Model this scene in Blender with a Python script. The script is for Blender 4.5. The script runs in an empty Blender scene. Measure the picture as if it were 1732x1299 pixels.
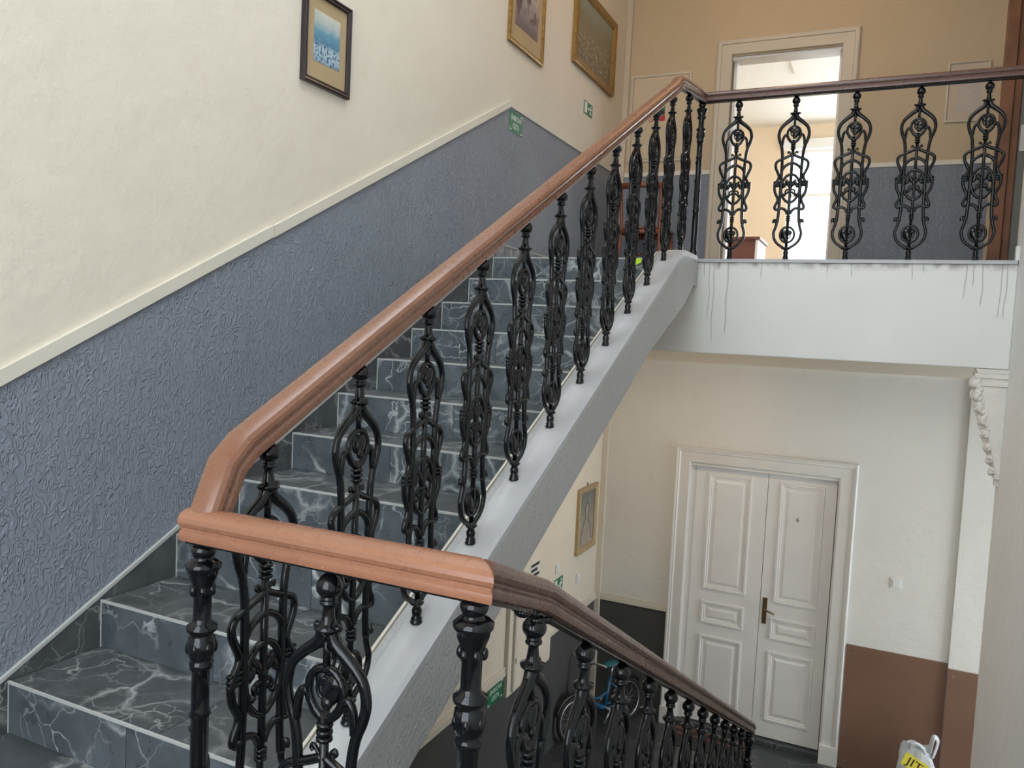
import bpy, math, random
from mathutils import Vector, Matrix
random.seed(7)
SC = bpy.context.scene
COL = SC.collection
# ------------------------------------------------------------------ camera
cam_d = bpy.data.cameras.new('camera')
cam_d.sensor_fit = 'HORIZONTAL'; cam_d.sensor_width = 36.0
cam_d.lens = 1339.03 / 1732 * 36.0
cam_d.clip_start = 0.05
cam = bpy.data.objects.new('camera', cam_d); COL.objects.link(cam)
FW = Vector((-0.42232839, 0.90408637, -0.065319)); RT = Vector((0.90358621, 0.42561946, 0.04878573)); UP = Vector((-0.07190755, 0.03841775, 0.99667115))
M = Matrix((RT, UP, -FW)).transposed().to_4x4()
M.translation = Vector((2.2524, -4.4282, -0.4585))
cam.matrix_world = M
SC.camera = cam
# ------------------------------------------------------------------ light
world = bpy.data.worlds.new('world'); SC.world = world
world.use_nodes = True
bg = world.node_tree.nodes['Background']
bg.inputs[0].default_value = (0.85, 0.94, 1.02, 1); bg.inputs[1].default_value = 1.0
SC.view_settings.view_transform = 'Standard'; SC.view_settings.look = 'None'
SC.view_settings.gamma = 1; SC.view_settings.use_curve_mapping = False
SC.view_settings.exposure = 2.75
SKX0, SKX1, SKY0, SKY1 = 0.15, 2.15, -3.6, -0.9      # skylight over the stairwell
def portal(name, loc, rot, sx, sz):
    d = bpy.data.lights.new(name, 'AREA'); d.shape = 'RECTANGLE'; d.size = sx; d.size_y = sz
    d.cycles.is_portal = True
    o = bpy.data.objects.new(name, d); COL.objects.link(o); o.location = loc; o.rotation_euler = rot
portal('window_daylight', (1.55, -5.98, 0.15), (math.radians(90), 0, 0), 2.3, 3.2)
portal('room_window_daylight', (1.95, 7.80, 1.4), (math.radians(-90), 0, 0), 2.3, 1.9)
portal('skylight_daylight', ((SKX0 + SKX1) / 2, (SKY0 + SKY1) / 2, 3.14), (0, 0, 0), SKX1 - SKX0, SKY1 - SKY0)
portal('hall_fill_daylight', (5.08, 1.45, -2.2), (0, math.radians(90), 0), 2.9, 1.7)  # portal of the added lower-hall window
portal('room_fill_daylight', (3.48, 5.2, 1.3), (0, math.radians(90), 0), 1.9, 3.2)  # portal of the added side window in the upper room

# ------------------------------------------------------------------ constants of the staircase
T, R = 0.30, 0.1544
S = R / T
YB, YE = 2.429, 0.528          # back wall, landing edge
WB = 1.138                     # line of the balusters of the upper flight
XL = 1.706                     # line of the balusters of the lower flight
XR = 2.86                      # right wall
ZF = -25 * R                   # lower hall floor
ZH = -13 * R                   # half landing
# ------------------------------------------------------------------ materials
MATS = {}
def nm(name):
    m = bpy.data.materials.new(name); m.use_nodes = True
    nt = m.node_tree; b = nt.nodes['Principled BSDF']
    MATS[name] = m
    return m, nt, b
def nd(nt, typ, **kw):
    n = nt.nodes.new(typ)
    for k, v in kw.items():
        if k.startswith('i_'): n.inputs[k[2:].replace('_', ' ')].default_value = v
        else: setattr(n, k, v)
    return n
def coords(nt, kind='Object', scale=(1, 1, 1), rnd=False):
    tc = nd(nt, 'ShaderNodeTexCoord'); mp = nd(nt, 'ShaderNodeMapping')
    mp.inputs['Scale'].default_value = scale
    nt.links.new(tc.outputs[kind], mp.inputs['Vector'])
    if rnd:
        oi = nd(nt, 'ShaderNodeObjectInfo'); ml = nd(nt, 'ShaderNodeVectorMath', operation='SCALE')
        cx = nd(nt, 'ShaderNodeCombineXYZ')
        for i in range(3): nt.links.new(oi.outputs['Random'], cx.inputs[i])
        nt.links.new(cx.outputs[0], ml.inputs[0]); ml.inputs['Scale'].default_value = 37.0
        nt.links.new(ml.outputs[0], mp.inputs['Location'])
    return mp.outputs[0]
def ramp(nt, fac, stops, interp='LINEAR'):
    r = nd(nt, 'ShaderNodeValToRGB'); e = r.color_ramp.elements; r.color_ramp.interpolation = interp
    while len(e) < len(stops): e.new(0.5)
    for el, (p, c) in zip(e, stops):
        el.position = p; el.color = (c[0], c[1], c[2], 1) if hasattr(c, '__len__') else (c, c, c, 1)
    nt.links.new(fac, r.inputs[0]); return r.outputs[0]
def noise(nt, vec, scale, detail=3, rough=0.5, dist=0.0):
    n = nd(nt, 'ShaderNodeTexNoise'); n.inputs['Scale'].default_value = scale; n.inputs['Detail'].default_value = detail
    n.inputs['Roughness'].default_value = rough; n.inputs['Distortion'].default_value = dist
    nt.links.new(vec, n.inputs['Vector']); return n.outputs['Fac']
def mix(nt, fac, a, b, mode='MIX'):
    m = nd(nt, 'ShaderNodeMix', data_type='RGBA', blend_type=mode)
    for i, v in ((0, fac), (6, a), (7, b)):
        if hasattr(v, 'links') or hasattr(v, 'is_linked'): nt.links.new(v, m.inputs[i])
        elif i == 0: m.inputs[0].default_value = v
        else: m.inputs[i].default_value = (v[0], v[1], v[2], 1)
    return m.outputs[2]
def bump(nt, b, h, strength=0.3, dist=0.01):
    n = nd(nt, 'ShaderNodeBump'); n.inputs['Strength'].default_value = strength; n.inputs['Distance'].default_value = dist
    nt.links.new(h, n.inputs['Height']); nt.links.new(n.outputs[0], b.inputs['Normal'])
def math_n(nt, op, a, b=None):
    n = nd(nt, 'ShaderNodeMath', operation=op)
    for i, v in enumerate((a, b)):
        if v is None: continue
        if hasattr(v, 'is_linked'): nt.links.new(v, n.inputs[i])
        else: n.inputs[i].default_value = v
    return n.outputs[0]
def paint(name, c, rough=0.5, var=0.06, vs=3.0, bs=40, bst=0.08, metal=0.0, coat=0.0, spec=0.5, rnd=False):
    m, nt, b = nm(name); v = coords(nt, rnd=rnd)
    lo = [x * (1 - var) for x in c]; hi = [min(1, x * (1 + var)) for x in c]
    nt.links.new(ramp(nt, noise(nt, v, vs, 4), [(0.3, lo), (0.7, hi)]), b.inputs['Base Color'])
    b.inputs['Roughness'].default_value = rough; b.inputs['Metallic'].default_value = metal
    b.inputs['Coat Weight'].default_value = coat; b.inputs['Specular IOR Level'].default_value = spec
    if bst: bump(nt, b, noise(nt, v, bs, 4), bst, 0.01)
    return m
def plaster(name, c, rough=0.6):
    m, nt, b = nm(name); v = coords(nt)
    n1 = noise(nt, v, 1.3, 4, 0.6); n2 = noise(nt, v, 9, 5, 0.6)
    c1 = ramp(nt, n1, [(0.3, [x * 0.94 for x in c]), (0.7, c)])
    c2 = ramp(nt, n2, [(0.25, (0.965, 0.95, 0.93)), (0.42, (1, 1, 1))])
    nt.links.new(mix(nt, 1.0, c1, c2, 'MULTIPLY'), b.inputs['Base Color'])
    b.inputs['Roughness'].default_value = rough; b.inputs['Specular IOR Level'].default_value = 0.3
    h = math_n(nt, 'ADD', math_n(nt, 'MULTIPLY', noise(nt, v, 7, 6, 0.65), 1.0), math_n(nt, 'MULTIPLY', noise(nt, v, 60, 2), 0.12))
    bump(nt, b, h, 0.38, 0.02)
    return m
def embossed(name, c, st=0.6, sc=(34, 34, 20), rough=0.45):
    m, nt, b = nm(name); v = coords(nt, scale=sc)
    n = noise(nt, v, 1.0, 1.0, 0.4, 1.6)
    rdg = math_n(nt, 'ABSOLUTE', math_n(nt, 'SUBTRACT', n, 0.5))
    h = ramp(nt, rdg, [(0.0, 1.0), (0.035, 0.9), (0.09, 0.0)], 'EASE')
    v2 = coords(nt)
    patch = ramp(nt, noise(nt, v2, 5, 2), [(0.35, 0.45), (0.6, 1.0)])
    hh = math_n(nt, 'MULTIPLY', h, patch)
    nt.links.new(ramp(nt, noise(nt, v2, 2.0, 4), [(0.3, [x * 0.93 for x in c]), (0.7, c)]), b.inputs['Base Color'])
    b.inputs['Roughness'].default_value = rough; b.inputs['Specular IOR Level'].default_value = 0.35
    bump(nt, b, hh, st, 0.006)
    return m
def marble(name, base, vein, rough=0.3):
    m, nt, b = nm(name); v = coords(nt, rnd=True)
    wob = nd(nt, 'ShaderNodeTexNoise'); wob.inputs['Scale'].default_value = 3.0; wob.inputs['Detail'].default_value = 5
    nt.links.new(v, wob.inputs['Vector'])
    ad = nd(nt, 'ShaderNodeVectorMath', operation='MULTIPLY_ADD'); nt.links.new(wob.outputs['Color'], ad.inputs[0])
    ad.inputs[1].default_value = (0.5, 0.5, 0.5); nt.links.new(v, ad.inputs[2])
    vo = nd(nt, 'ShaderNodeTexVoronoi', feature='DISTANCE_TO_EDGE'); vo.inputs['Scale'].default_value = 3.2
    nt.links.new(ad.outputs[0], vo.inputs['Vector'])
    n3 = noise(nt, v, 2.0, 3)
    vm = math_n(nt, 'MULTIPLY', ramp(nt, vo.outputs['Distance'], [(0.0, 1.0), (0.012, 0.55), (0.05, 0.0)]), ramp(nt, n3, [(0.42, 0.0), (0.62, 1.0)]))
    vo2 = nd(nt, 'ShaderNodeTexVoronoi', feature='DISTANCE_TO_EDGE'); vo2.inputs['Scale'].default_value = 9
    nt.links.new(ad.outputs[0], vo2.inputs['Vector'])
    vm2 = math_n(nt, 'MULTIPLY', ramp(nt, vo2.outputs['Distance'], [(0.0, 0.8), (0.035, 0.0)]), ramp(nt, noise(nt, v, 3.2, 3), [(0.44, 0.0), (0.62, 1.0)]))
    vv = math_n(nt, 'MAXIMUM', vm, vm2)
    cl = ramp(nt, noise(nt, v, 7, 6, 0.65), [(0.25, [x * 0.62 for x in base]), (0.5, base), (0.8, [min(1, x * 1.5) for x in base])])
    nt.links.new(mix(nt, vv, cl, vein), b.inputs['Base Color'])
    nt.links.new(ramp(nt, noise(nt, v, 14, 4), [(0.3, rough * 0.8), (0.7, rough * 1.35)]), b.inputs['Roughness'])
    bump(nt, b, noise(nt, v, 120, 3), 0.05, 0.004)
    return m
def railpaint(name, c):
    m, nt, b = nm(name); v = coords(nt)
    n1 = noise(nt, v, 6, 5, 0.6); n2 = noise(nt, v, 55, 6, 0.7); n3 = noise(nt, v, 2.5, 3)
    col = ramp(nt, n1, [(0.3, [x * 0.82 for x in c]), (0.65, c)])
    worn = math_n(nt, 'MULTIPLY', ramp(nt, n2, [(0.56, 0.0), (0.64, 1.0)]), ramp(nt, n3, [(0.5, 0.0), (0.62, 1.0)]))
    col = mix(nt, math_n(nt, 'MULTIPLY', worn, 0.25), col, [x * 0.55 for x in c])
    chip = math_n(nt, 'MULTIPLY', ramp(nt, noise(nt, v, 90, 3), [(0.70, 0.0), (0.73, 1.0)]), ramp(nt, noise(nt, v, 5, 2), [(0.5, 0.0), (0.6, 1.0)]))
    col = mix(nt, math_n(nt, 'MULTIPLY', chip, 0.6), col, [min(1, x * 2.2) for x in c])
    nt.links.new(col, b.inputs['Base Color'])
    nt.links.new(ramp(nt, n2, [(0.35, 0.24), (0.7, 0.4)]), b.inputs['Roughness'])
    b.inputs['Coat Weight'].default_value = 0.25; b.inputs['Coat Roughness'].default_value = 0.2
    bump(nt, b, n2, 0.05, 0.003)
    return m
def pic(name, stops, ns=6, amt=0.25, extra=None):
    m, nt, b = nm(name); v = coords(nt, 'Generated')
    sp = nd(nt, 'ShaderNodeSeparateXYZ'); nt.links.new(v, sp.inputs[0])
    n = noise(nt, v, ns, 5, 0.6)
    f = math_n(nt, 'ADD', sp.outputs['Z'], math_n(nt, 'MULTIPLY', math_n(nt, 'SUBTRACT', n, 0.5), amt))
    col = ramp(nt, f, stops)
    if extra:
        dk = math_n(nt, 'MULTIPLY', ramp(nt, noise(nt, v, extra[1], 3, 0.5, 0.5), [(0.5, 0.0), (0.6, 1.0)]), ramp(nt, sp.outputs['Z'], [(extra[2], 1.0), (extra[2] + 0.12, 0.0)]))
        col = mix(nt, dk, col, extra[0])
    nt.links.new(col, b.inputs['Base Color']); b.inputs['Roughness'].default_value = 0.35
    return m
CREAM = plaster('cream_plaster', (0.74, 0.67, 0.555))
WHITEW = plaster('white_plaster', (0.76, 0.74, 0.69))
GREYW = plaster('pale_grey_plaster', (0.82, 0.82, 0.81))
TAN = plaster('dimlit_cream_plaster', (0.55, 0.425, 0.275))  # cream upper wall with the landing's dim warm light put into its colour
PEACH = plaster('peach_plaster', (0.84, 0.69, 0.50))
CEIL = plaster('ceiling_white', (0.78, 0.76, 0.70))
DADO = embossed('grey_embossed_paint', (0.238, 0.258, 0.298), 0.75)
DADOL = embossed('dark_grey_paint', (0.080, 0.081, 0.078), 0.15)
STRG = embossed('grey_stringer_paint', (0.45, 0.45, 0.445), 0.45)
STRT = paint('grey_stringer_top', (0.46, 0.46, 0.47), 0.4, 0.08, 5, 60, 0.06)
MARB = marble('dark_marble', (0.090, 0.104, 0.113), (0.55, 0.57, 0.56))
MARBT = marble('dull_dark_marble', (0.076, 0.081, 0.084), (0.40, 0.40, 0.39), 0.36)  # darker, rougher marble with duller veins for treads and skirting
MARBF = marble('dark_floor_marble', (0.05, 0.055, 0.058), (0.2, 0.2, 0.2), 0.35)
GROUT = paint('pale_grout', (0.44, 0.44, 0.41), 0.7)
TRIMC = paint('cream_trim_paint', (0.68, 0.63, 0.53), 0.4, 0.04)
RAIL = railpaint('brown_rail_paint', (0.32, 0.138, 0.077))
RAILM = railpaint('half_shaded_rail_paint', (0.215, 0.090, 0.049))  # same rail paint, part of the backlit shade put into the colour
RAILD = railpaint('shaded_rail_paint', (0.115, 0.052, 0.036))  # darkest copy of the rail paint, with backlit shade in the colour
IRON = paint('black_gloss_iron', (0.0035, 0.004, 0.005), 0.13, 0.3, 20, 60, 0.05, 0.0, 0.0, 0.42)
DOORW = paint('white_door_paint', (0.80, 0.78, 0.75), 0.38, 0.03, 4, 50, 0.05)
FRAMEW = paint('ivory_door_frame_paint', (0.72, 0.70, 0.66), 0.35, 0.04, 4, 50, 0.05)
BRASS = paint('aged_brass', (0.22, 0.15, 0.07), 0.4, 0.2, 30, 60, 0.1, 0.8)
LAM = paint('brown_laminate', (0.20, 0.108, 0.070), 0.42, 0.08, 3, 30, 0.03)
GREEN = paint('sign_green', (0.005, 0.16, 0.07), 0.4, 0.05)
SWHITE = paint('sign_white', (0.75, 0.75, 0.72), 0.45, 0.02)
BLACKP = paint('black_plastic', (0.015, 0.015, 0.016), 0.4, 0.1)
YELLOW = paint('yellow_print', (0.75, 0.62, 0.05), 0.45, 0.05)
RED = paint('red_print', (0.45, 0.02, 0.02), 0.45, 0.05)
NEON = paint('neon_tape', (0.62, 0.95, 0.02), 0.4, 0.03)
PURPLEF = paint('dark_frame_lacquer', (0.030, 0.020, 0.022), 0.25, 0.2)
GOLD = paint('gold_frame_leaf', (0.32, 0.19, 0.06), 0.35, 0.25, 40, 80, 0.1, 0.5)
PALEGOLD = paint('pale_gold_frame', (0.42, 0.31, 0.17), 0.4, 0.12, 40, 80, 0.08, 0.2)
MATB = paint('tan_mat_board', (0.42, 0.31, 0.17), 0.8, 0.04)
WOOD = paint('red_brown_wood', (0.23, 0.07, 0.03), 0.35, 0.2, 12)
TIMBER = paint('pine_timber', (0.24, 0.105, 0.05), 0.5, 0.25, 6)
GREYD = paint('grey_green_door', (0.22, 0.22, 0.20), 0.5, 0.06)
STEEL = paint('steel', (0.45, 0.45, 0.45), 0.3, 0.1, 20, 60, 0.05, 0.9)
RUBBER = paint('black_rubber', (0.012, 0.012, 0.012), 0.7, 0.1)
BLUE = paint('blue_bike_paint', (0.008, 0.085, 0.19), 0.3, 0.1, 10, 60, 0.03, 0, 0.3)
TEAL = paint('teal_seat', (0.015, 0.13, 0.15), 0.5, 0.1)
BAGM = paint('white_plastic_film', (0.62, 0.64, 0.66), 0.35, 0.12, 12, 25, 0.5)
DIMJ = paint('backlit_joinery_paint', (0.55, 0.47, 0.35), 0.4, 0.04)  # upper-floor joinery darkened in colour for the light behind it
DIML = plaster('dimlit_cabinet_paint', (0.60, 0.48, 0.33))  # cabinet door toned to the dim light painted into the upper wall
DARKWOOD = paint('dark_brown_wood', (0.14, 0.05, 0.035), 0.4, 0.15, 10)
CARVED = paint('white_carved_plaster', (0.74, 0.70, 0.64), 0.6, 0.06, 10, 50, 0.25)
MATF = paint('doormat_fibre', (0.035, 0.03, 0.028), 0.9, 0.2, 60, 200, 0.5)
PINE = paint('pale_floor_boards', (0.45, 0.33, 0.21), 0.4, 0.1, 8)
# beam plaster with brown runs that start at the landing edge
def beam_mat():
    m, nt, b = nm('stained_white_plaster'); v = coords(nt)
    sp = nd(nt, 'ShaderNodeSeparateXYZ'); nt.links.new(v, sp.inputs[0])
    c = (0.80, 0.78, 0.735)
    base = ramp(nt, noise(nt, v, 2.0, 5, 0.6), [(0.3, [x * 0.94 for x in c]), (0.7, c)])
    col = base
    wob = math_n(nt, 'MULTIPLY', math_n(nt, 'SUBTRACT', noise(nt, v, 6, 2), 0.5), 0.03)
    wx = math_n(nt, 'ADD', sp.outputs['X'], wob)
    for x0, ln, wd in ((1.245, 0.36, 0.003), (1.215, 0.10, 0.004), (1.275, 0.50, 0.0028), (1.355, 0.44, 0.0045), (1.30, 0.05, 0.012), (1.55, 0.10, 0.003), (1.92, 0.07, 0.003), (2.36, 0.10, 0.003), (2.42, 0.06, 0.003), (2.62, 0.20, 0.004), (2.655, 0.13, 0.004), (2.70, 0.24, 0.004), (2.79, 0.30, 0.004), (2.815, 0.30, 0.004), (2.05, 0.09, 0.0025), (1.70, 0.05, 0.003)):
        dx = math_n(nt, 'ABSOLUTE', math_n(nt, 'SUBTRACT', wx, x0 - 1.43))
        line = ramp(nt, dx, [(0.0, 0.9), (wd * 0.5, 0.6), (wd, 0.0)])
        run = math_n(nt, 'MULTIPLY', line, ramp(nt, math_n(nt, 'SUBTRACT', sp.outputs['Z'], 0.56 - ln), [(0.0, 0.0), (0.03, 0.7)]))
        col = mix(nt, run, col, (0.16, 0.125, 0.105))
    grime = math_n(nt, 'MULTIPLY', ramp(nt, sp.outputs['Z'], [(0.515, 0.0), (0.555, 0.7)]), ramp(nt, noise(nt, v, 14, 4), [(0.42, 0.0), (0.62, 1.0)]))
    col = mix(nt, grime, col, (0.25, 0.20, 0.17))
    nt.links.new(col, b.inputs['Base Color']); b.inputs['Roughness'].default_value = 0.6
    bump(nt, b, noise(nt, v, 8, 5), 0.15, 0.02)
    return m
BEAM = beam_mat()
def glass_mat():
    m = bpy.data.materials.new('window_glass'); m.use_nodes = True; nt = m.node_tree
    nt.nodes.remove(nt.nodes['Principled BSDF']); out = nt.nodes['Material Output']
    t = nd(nt, 'ShaderNodeBsdfTransparent'); g = nd(nt, 'ShaderNodeBsdfGlossy'); g.inputs['Roughness'].default_value = 0.02
    mx = nd(nt, 'ShaderNodeMixShader'); mx.inputs[0].default_value = 0.06
    nt.links.new(t.outputs[0], mx.inputs[1]); nt.links.new(g.outputs[0], mx.inputs[2]); nt.links.new(mx.outputs[0], out.inputs[0])
    return m
GLASS = glass_mat()
PIC1 = pic('blue_landscape_print', [(0.0, (0.30, 0.42, 0.50)), (0.28, (0.45, 0.58, 0.64)), (0.42, (0.10, 0.22, 0.33)), (0.62, (0.13, 0.30, 0.40)), (0.78, (0.42, 0.48, 0.46)), (1.0, (0.60, 0.58, 0.48))], 5, 0.35, ((0.03, 0.07, 0.14), 16, 0.36))
PIC2 = pic('sepia_tree_print', [(0.0, (0.16, 0.12, 0.13)), (0.3, (0.28, 0.24, 0.24)), (0.55, (0.42, 0.38, 0.32)), (1.0, (0.46, 0.42, 0.33))], 5, 0.6, ((0.12, 0.08, 0.09), 5, 0.7))
PIC3 = pic('olive_harbour_painting', [(0.0, (0.12, 0.085, 0.05)), (0.35, (0.17, 0.14, 0.085)), (0.7, (0.22, 0.19, 0.12)), (0.85, (0.24, 0.25, 0.19)), (1.0, (0.26, 0.28, 0.22))], 7, 0.25, ((0.33, 0.29, 0.2), 22, 0.45))
PIC4 = pic('grey_green_embroidery', [(0.0, (0.36, 0.30, 0.24)), (0.4, (0.30, 0.28, 0.23)), (0.75, (0.20, 0.21, 0.19)), (1.0, (0.13, 0.15, 0.15))], 4, 0.15)
PAPER = pic('printed_notice', [(0.0, (0.54, 0.46, 0.38)), (1.0, (0.53, 0.45, 0.37))], 3, 0.1, ((0.42, 0.35, 0.30), 40, 0.8))

# ------------------------------------------------------------------ mesh helpers
WL = {}                                        # world location of every object made
def wloc(o): return WL.get(o.name, Vector((0, 0, 0)))
def mesh(name, V, F, mat, smooth=False):
    me = bpy.data.meshes.new(name); me.from_pydata([tuple(v) for v in V], [], F); me.update()
    me.materials.append(mat)
    if smooth:
        me.polygons.foreach_set('use_smooth', [True] * len(me.polygons)); me.update()
    return me
def mk(name, V, F, mat, parent=None, smooth=False, **props):
    lo = Vector((min(v[i] for v in V) for i in range(3))); hi = Vector((max(v[i] for v in V) for i in range(3)))
    c = Vector(((lo.x + hi.x) / 2, (lo.y + hi.y) / 2, lo.z))
    me = mesh(name, [Vector(v) - c for v in V], F, mat, smooth)
    o = bpy.data.objects.new(name, me); COL.objects.link(o)
    place(o, c, parent)
    for k, v in props.items(): o[k] = v
    return o
def place(o, c, parent):
    WL[o.name] = Vector(c)
    if parent is not None:
        o.parent = parent; o.location = Vector(c) - wloc(parent)
    else: o.location = c
def thing(name, loc, label=None, cat=None, group=None, kind=None):
    o = bpy.data.objects.new(name, None); COL.objects.link(o); o.location = loc; WL[o.name] = Vector(loc)
    o.empty_display_size = 0.1
    tag(o, label, cat, group, kind); return o
def tag(o, label=None, cat=None, group=None, kind=None):
    if label: o['label'] = label
    if cat: o['category'] = cat
    if group: o['group'] = group
    if kind: o['kind'] = kind
    return o
class MB:
    def __init__(s): s.V = []; s.F = []
    def add(s, V, F):
        n = len(s.V); s.V += [Vector(v) for v in V]; s.F += [tuple(i + n for i in f) for f in F]; return s
    def box(s, x0, x1, y0, y1, z0, z1):
        return s.add([(x0, y0, z0), (x1, y0, z0), (x1, y1, z0), (x0, y1, z0), (x0, y0, z1), (x1, y0, z1), (x1, y1, z1), (x0, y1, z1)],
              [(0, 3, 2, 1), (4, 5, 6, 7), (0, 1, 5, 4), (1, 2, 6, 5), (2, 3, 7, 6), (3, 0, 4, 7)])
    def prism(s, pts, ax, a, b):
        # pts in the two remaining axes, extruded along ax
        def P(p, t):
            if ax == 0: return (t, p[0], p[1])
            if ax == 1: return (p[0], t, p[1])
            return (p[0], p[1], t)
        n = len(pts)
        return s.add([P(p, a) for p in pts] + [P(p, b) for p in pts],
              [tuple(range(n - 1, -1, -1)), tuple(range(n, 2 * n))] + [(i, (i + 1) % n, n + (i + 1) % n, n + i) for i in range(n)])
    def tube(s, pts, r, sides=8, closed=False, flat=1.0, ref=None):
        pts = [Vector(p) for p in pts]; n = len(pts)
        rr = r if hasattr(r, '__len__') else [r] * n
        V = []; prev = None
        for i, p in enumerate(pts):
            if closed: t = (pts[(i + 1) % n] - pts[i - 1])
            else: t = pts[min(i + 1, n - 1)] - pts[max(i - 1, 0)]
            t.normalize()
            if ref is not None: a = Vector(ref) - t * t.dot(Vector(ref))
            elif prev is None: a = t.orthogonal()
            else: a = prev - t * t.dot(prev)
            if a.length < 1e-6: a = t.orthogonal()
            a.normalize(); prev = a; c = t.cross(a)
            for k in range(sides):
                th = 2 * math.pi * k / sides
                V.append(p + (a * math.cos(th) * flat + c * math.sin(th)) * rr[i])
        F = []
        m = n if closed else n - 1
        for i in range(m):
            j = (i + 1) % n
            for k in range(sides):
                l = (k + 1) % sides
                F.append((i * sides + k, i * sides + l, j * sides + l, j * sides + k))
        if not closed:
            F.append(tuple(range(sides - 1, -1, -1))); F.append(tuple((n - 1) * sides + k for k in range(sides)))
        return s.add(V, F)
    def lathe(s, prof, loc=(0, 0, 0), n=14, flat=1.0):
        lx, ly, lz = loc; V = []; F = []
        for r, z in prof:
            for k in range(n):
                th = 2 * math.pi * k / n; V.append((lx + r * math.cos(th), ly + r * flat * math.sin(th), lz + z))
        for i in range(len(prof) - 1):
            for k in range(n):
                l = (k + 1) % n; F.append((i * n + k, i * n + l, (i + 1) * n + l, (i + 1) * n + k))
        F.append(tuple(range(n - 1, -1, -1))); F.append(tuple((len(prof) - 1) * n + k for k in range(n)))
        return s.add(V, F)
    def ball(s, c, r, n=8, rot=None):
        r = Vector(r) if hasattr(r, '__len__') else Vector((r, r, r)); V = []; F = []
        rows = n // 2 + 1
        for i in range(rows + 1):
            ph = math.pi * i / rows
            for k in range(n):
                th = 2 * math.pi * k / n
                q = Vector((r.x * math.sin(ph) * math.cos(th), r.y * math.sin(ph) * math.sin(th), r.z * math.cos(ph)))
                if rot: q = rot @ q
                V.append(q + Vector(c))
        for i in range(rows):
            for k in range(n):
                l = (k + 1) % n; F.append((i * n + k, (i + 1) * n + k, (i + 1) * n + l, i * n + l))
        return s.add(V, F)
    def obj(s, name, mat, parent=None, smooth=False, **props): return mk(name, s.V, s.F, mat, parent, smooth, **props)
def box(name, x0, x1, y0, y1, z0, z1, mat, parent=None, **props):
    return MB().box(x0, x1, y0, y1, z0, z1).obj(name, mat, parent, **props)
def prism(name, pts, ax, a, b, mat, parent=None, **props):
    return MB().prism(pts, ax, a, b).obj(name, mat, parent, **props)
def bevel(o, w=0.003, seg=2):
    m = o.modifiers.new('bevel', 'BEVEL'); m.width = w; m.segments = seg; m.limit_method = 'ANGLE'; m.angle_limit = 0.6
    return o
def auto_smooth(o, ang=0.7):
    o.data.polygons.foreach_set('use_smooth', [True] * len(o.data.polygons))
    o.data.set_sharp_from_angle(angle=ang); return o
def smooth_path(pts, n=6):
    # Catmull-Rom through the points
    P = [Vector(p) for p in pts]; out = []
    for i in range(len(P) - 1):
        p0 = P[max(i - 1, 0)]; p1 = P[i]; p2 = P[i + 1]; p3 = P[min(i + 2, len(P) - 1)]
        for k in range(n):
            t = k / n
            out.append(0.5 * ((2 * p1) + (p2 - p0) * t + (2 * p0 - 5 * p1 + 4 * p2 - p3) * t * t + (3 * p1 - p0 - 3 * p2 + p3) * t ** 3))
    out.append(P[-1]); return out
# a wall frame: a to the right, b up, d out of the wall
class Wall:
    def __init__(s, o, a, n): s.o = Vector(o); s.a = Vector(a); s.b = Vector((0, 0, 1)); s.n = Vector(n)
    def P(s, a, b, d): return s.o + s.a * a + s.b * b + s.n * d
    def poly(s, mb, pts, d0, d1):
        n = len(pts)
        return mb.add([s.P(p[0], p[1], d0) for p in pts] + [s.P(p[0], p[1], d1) for p in pts],
              [tuple(range(n - 1, -1, -1)), tuple(range(n, 2 * n))] + [(i, (i + 1) % n, n + (i + 1) % n, n + i) for i in range(n)])
    def rect(s, mb, a0, a1, b0, b1, d0, d1): return s.poly(mb, [(a0, b0), (a1, b0), (a1, b1), (a0, b1)], d0, d1)
    def ring(s, mb, a0, a1, b0, b1, prof):
        # mitred frame: prof = list of (inset, depth)
        V = []
        for ins, d in prof:
            V += [s.P(a0 + ins, b0 + ins, d), s.P(a1 - ins, b0 + ins, d), s.P(a1 - ins, b1 - ins, d), s.P(a0 + ins, b1 - ins, d)]
        m = len(prof); F = []
        for i in range(m):
            j = (i + 1) % m
            for k in range(4):
                l = (k + 1) % 4; F.append((i * 4 + k, i * 4 + l, j * 4 + l, j * 4 + k))
        return mb.add(V, F)
    def disc(s, mb, a, b, r, d0, d1, n=14): return s.poly(mb, [(a + r * math.cos(2 * math.pi * k / n), b + r * math.sin(2 * math.pi * k / n)) for k in range(n)], d0, d1)
    def text(s, name, body, size, a, b, d, mat, parent, sx=1.0, rot=0.0):
        cu = bpy.data.curves.new(name, 'FONT'); cu.body = body; cu.size = size; cu.align_x = 'CENTER'; cu.align_y = 'CENTER'; cu.extrude = 0.0004
        t = bpy.data.objects.new(name, cu); COL.objects.link(t)
        bpy.context.view_layer.update()
        me = bpy.data.meshes.new_from_object(t.evaluated_get(bpy.context.evaluated_depsgraph_get()))
        bpy.data.objects.remove(t); V = []
        cr, sr = math.cos(rot), math.sin(rot)
        for v in me.vertices:
            x, y = v.co.x * sx, v.co.y
            V.append(s.P(a + x * cr - y * sr, b + x * sr + y * cr, d + v.co.z))
        F = [tuple(p.vertices) for p in me.polygons]
        bpy.data.meshes.remove(me)
        return mk(name, V, F, mat, parent)
LW = Wall((0, 0, 0), (0, 1, 0), (1, 0, 0))
BW = Wall((0, YB, 0), (1, 0, 0), (0, -1, 0))

# ================================================================== STRUCTURE
ZC = 3.05
DX1, DX2, DZT = 0.6725, 2.136, -1.3725           # lower door casing
UX1, UX2, UZT = 0.807, 1.907, 2.054              # upper door casing
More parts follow.
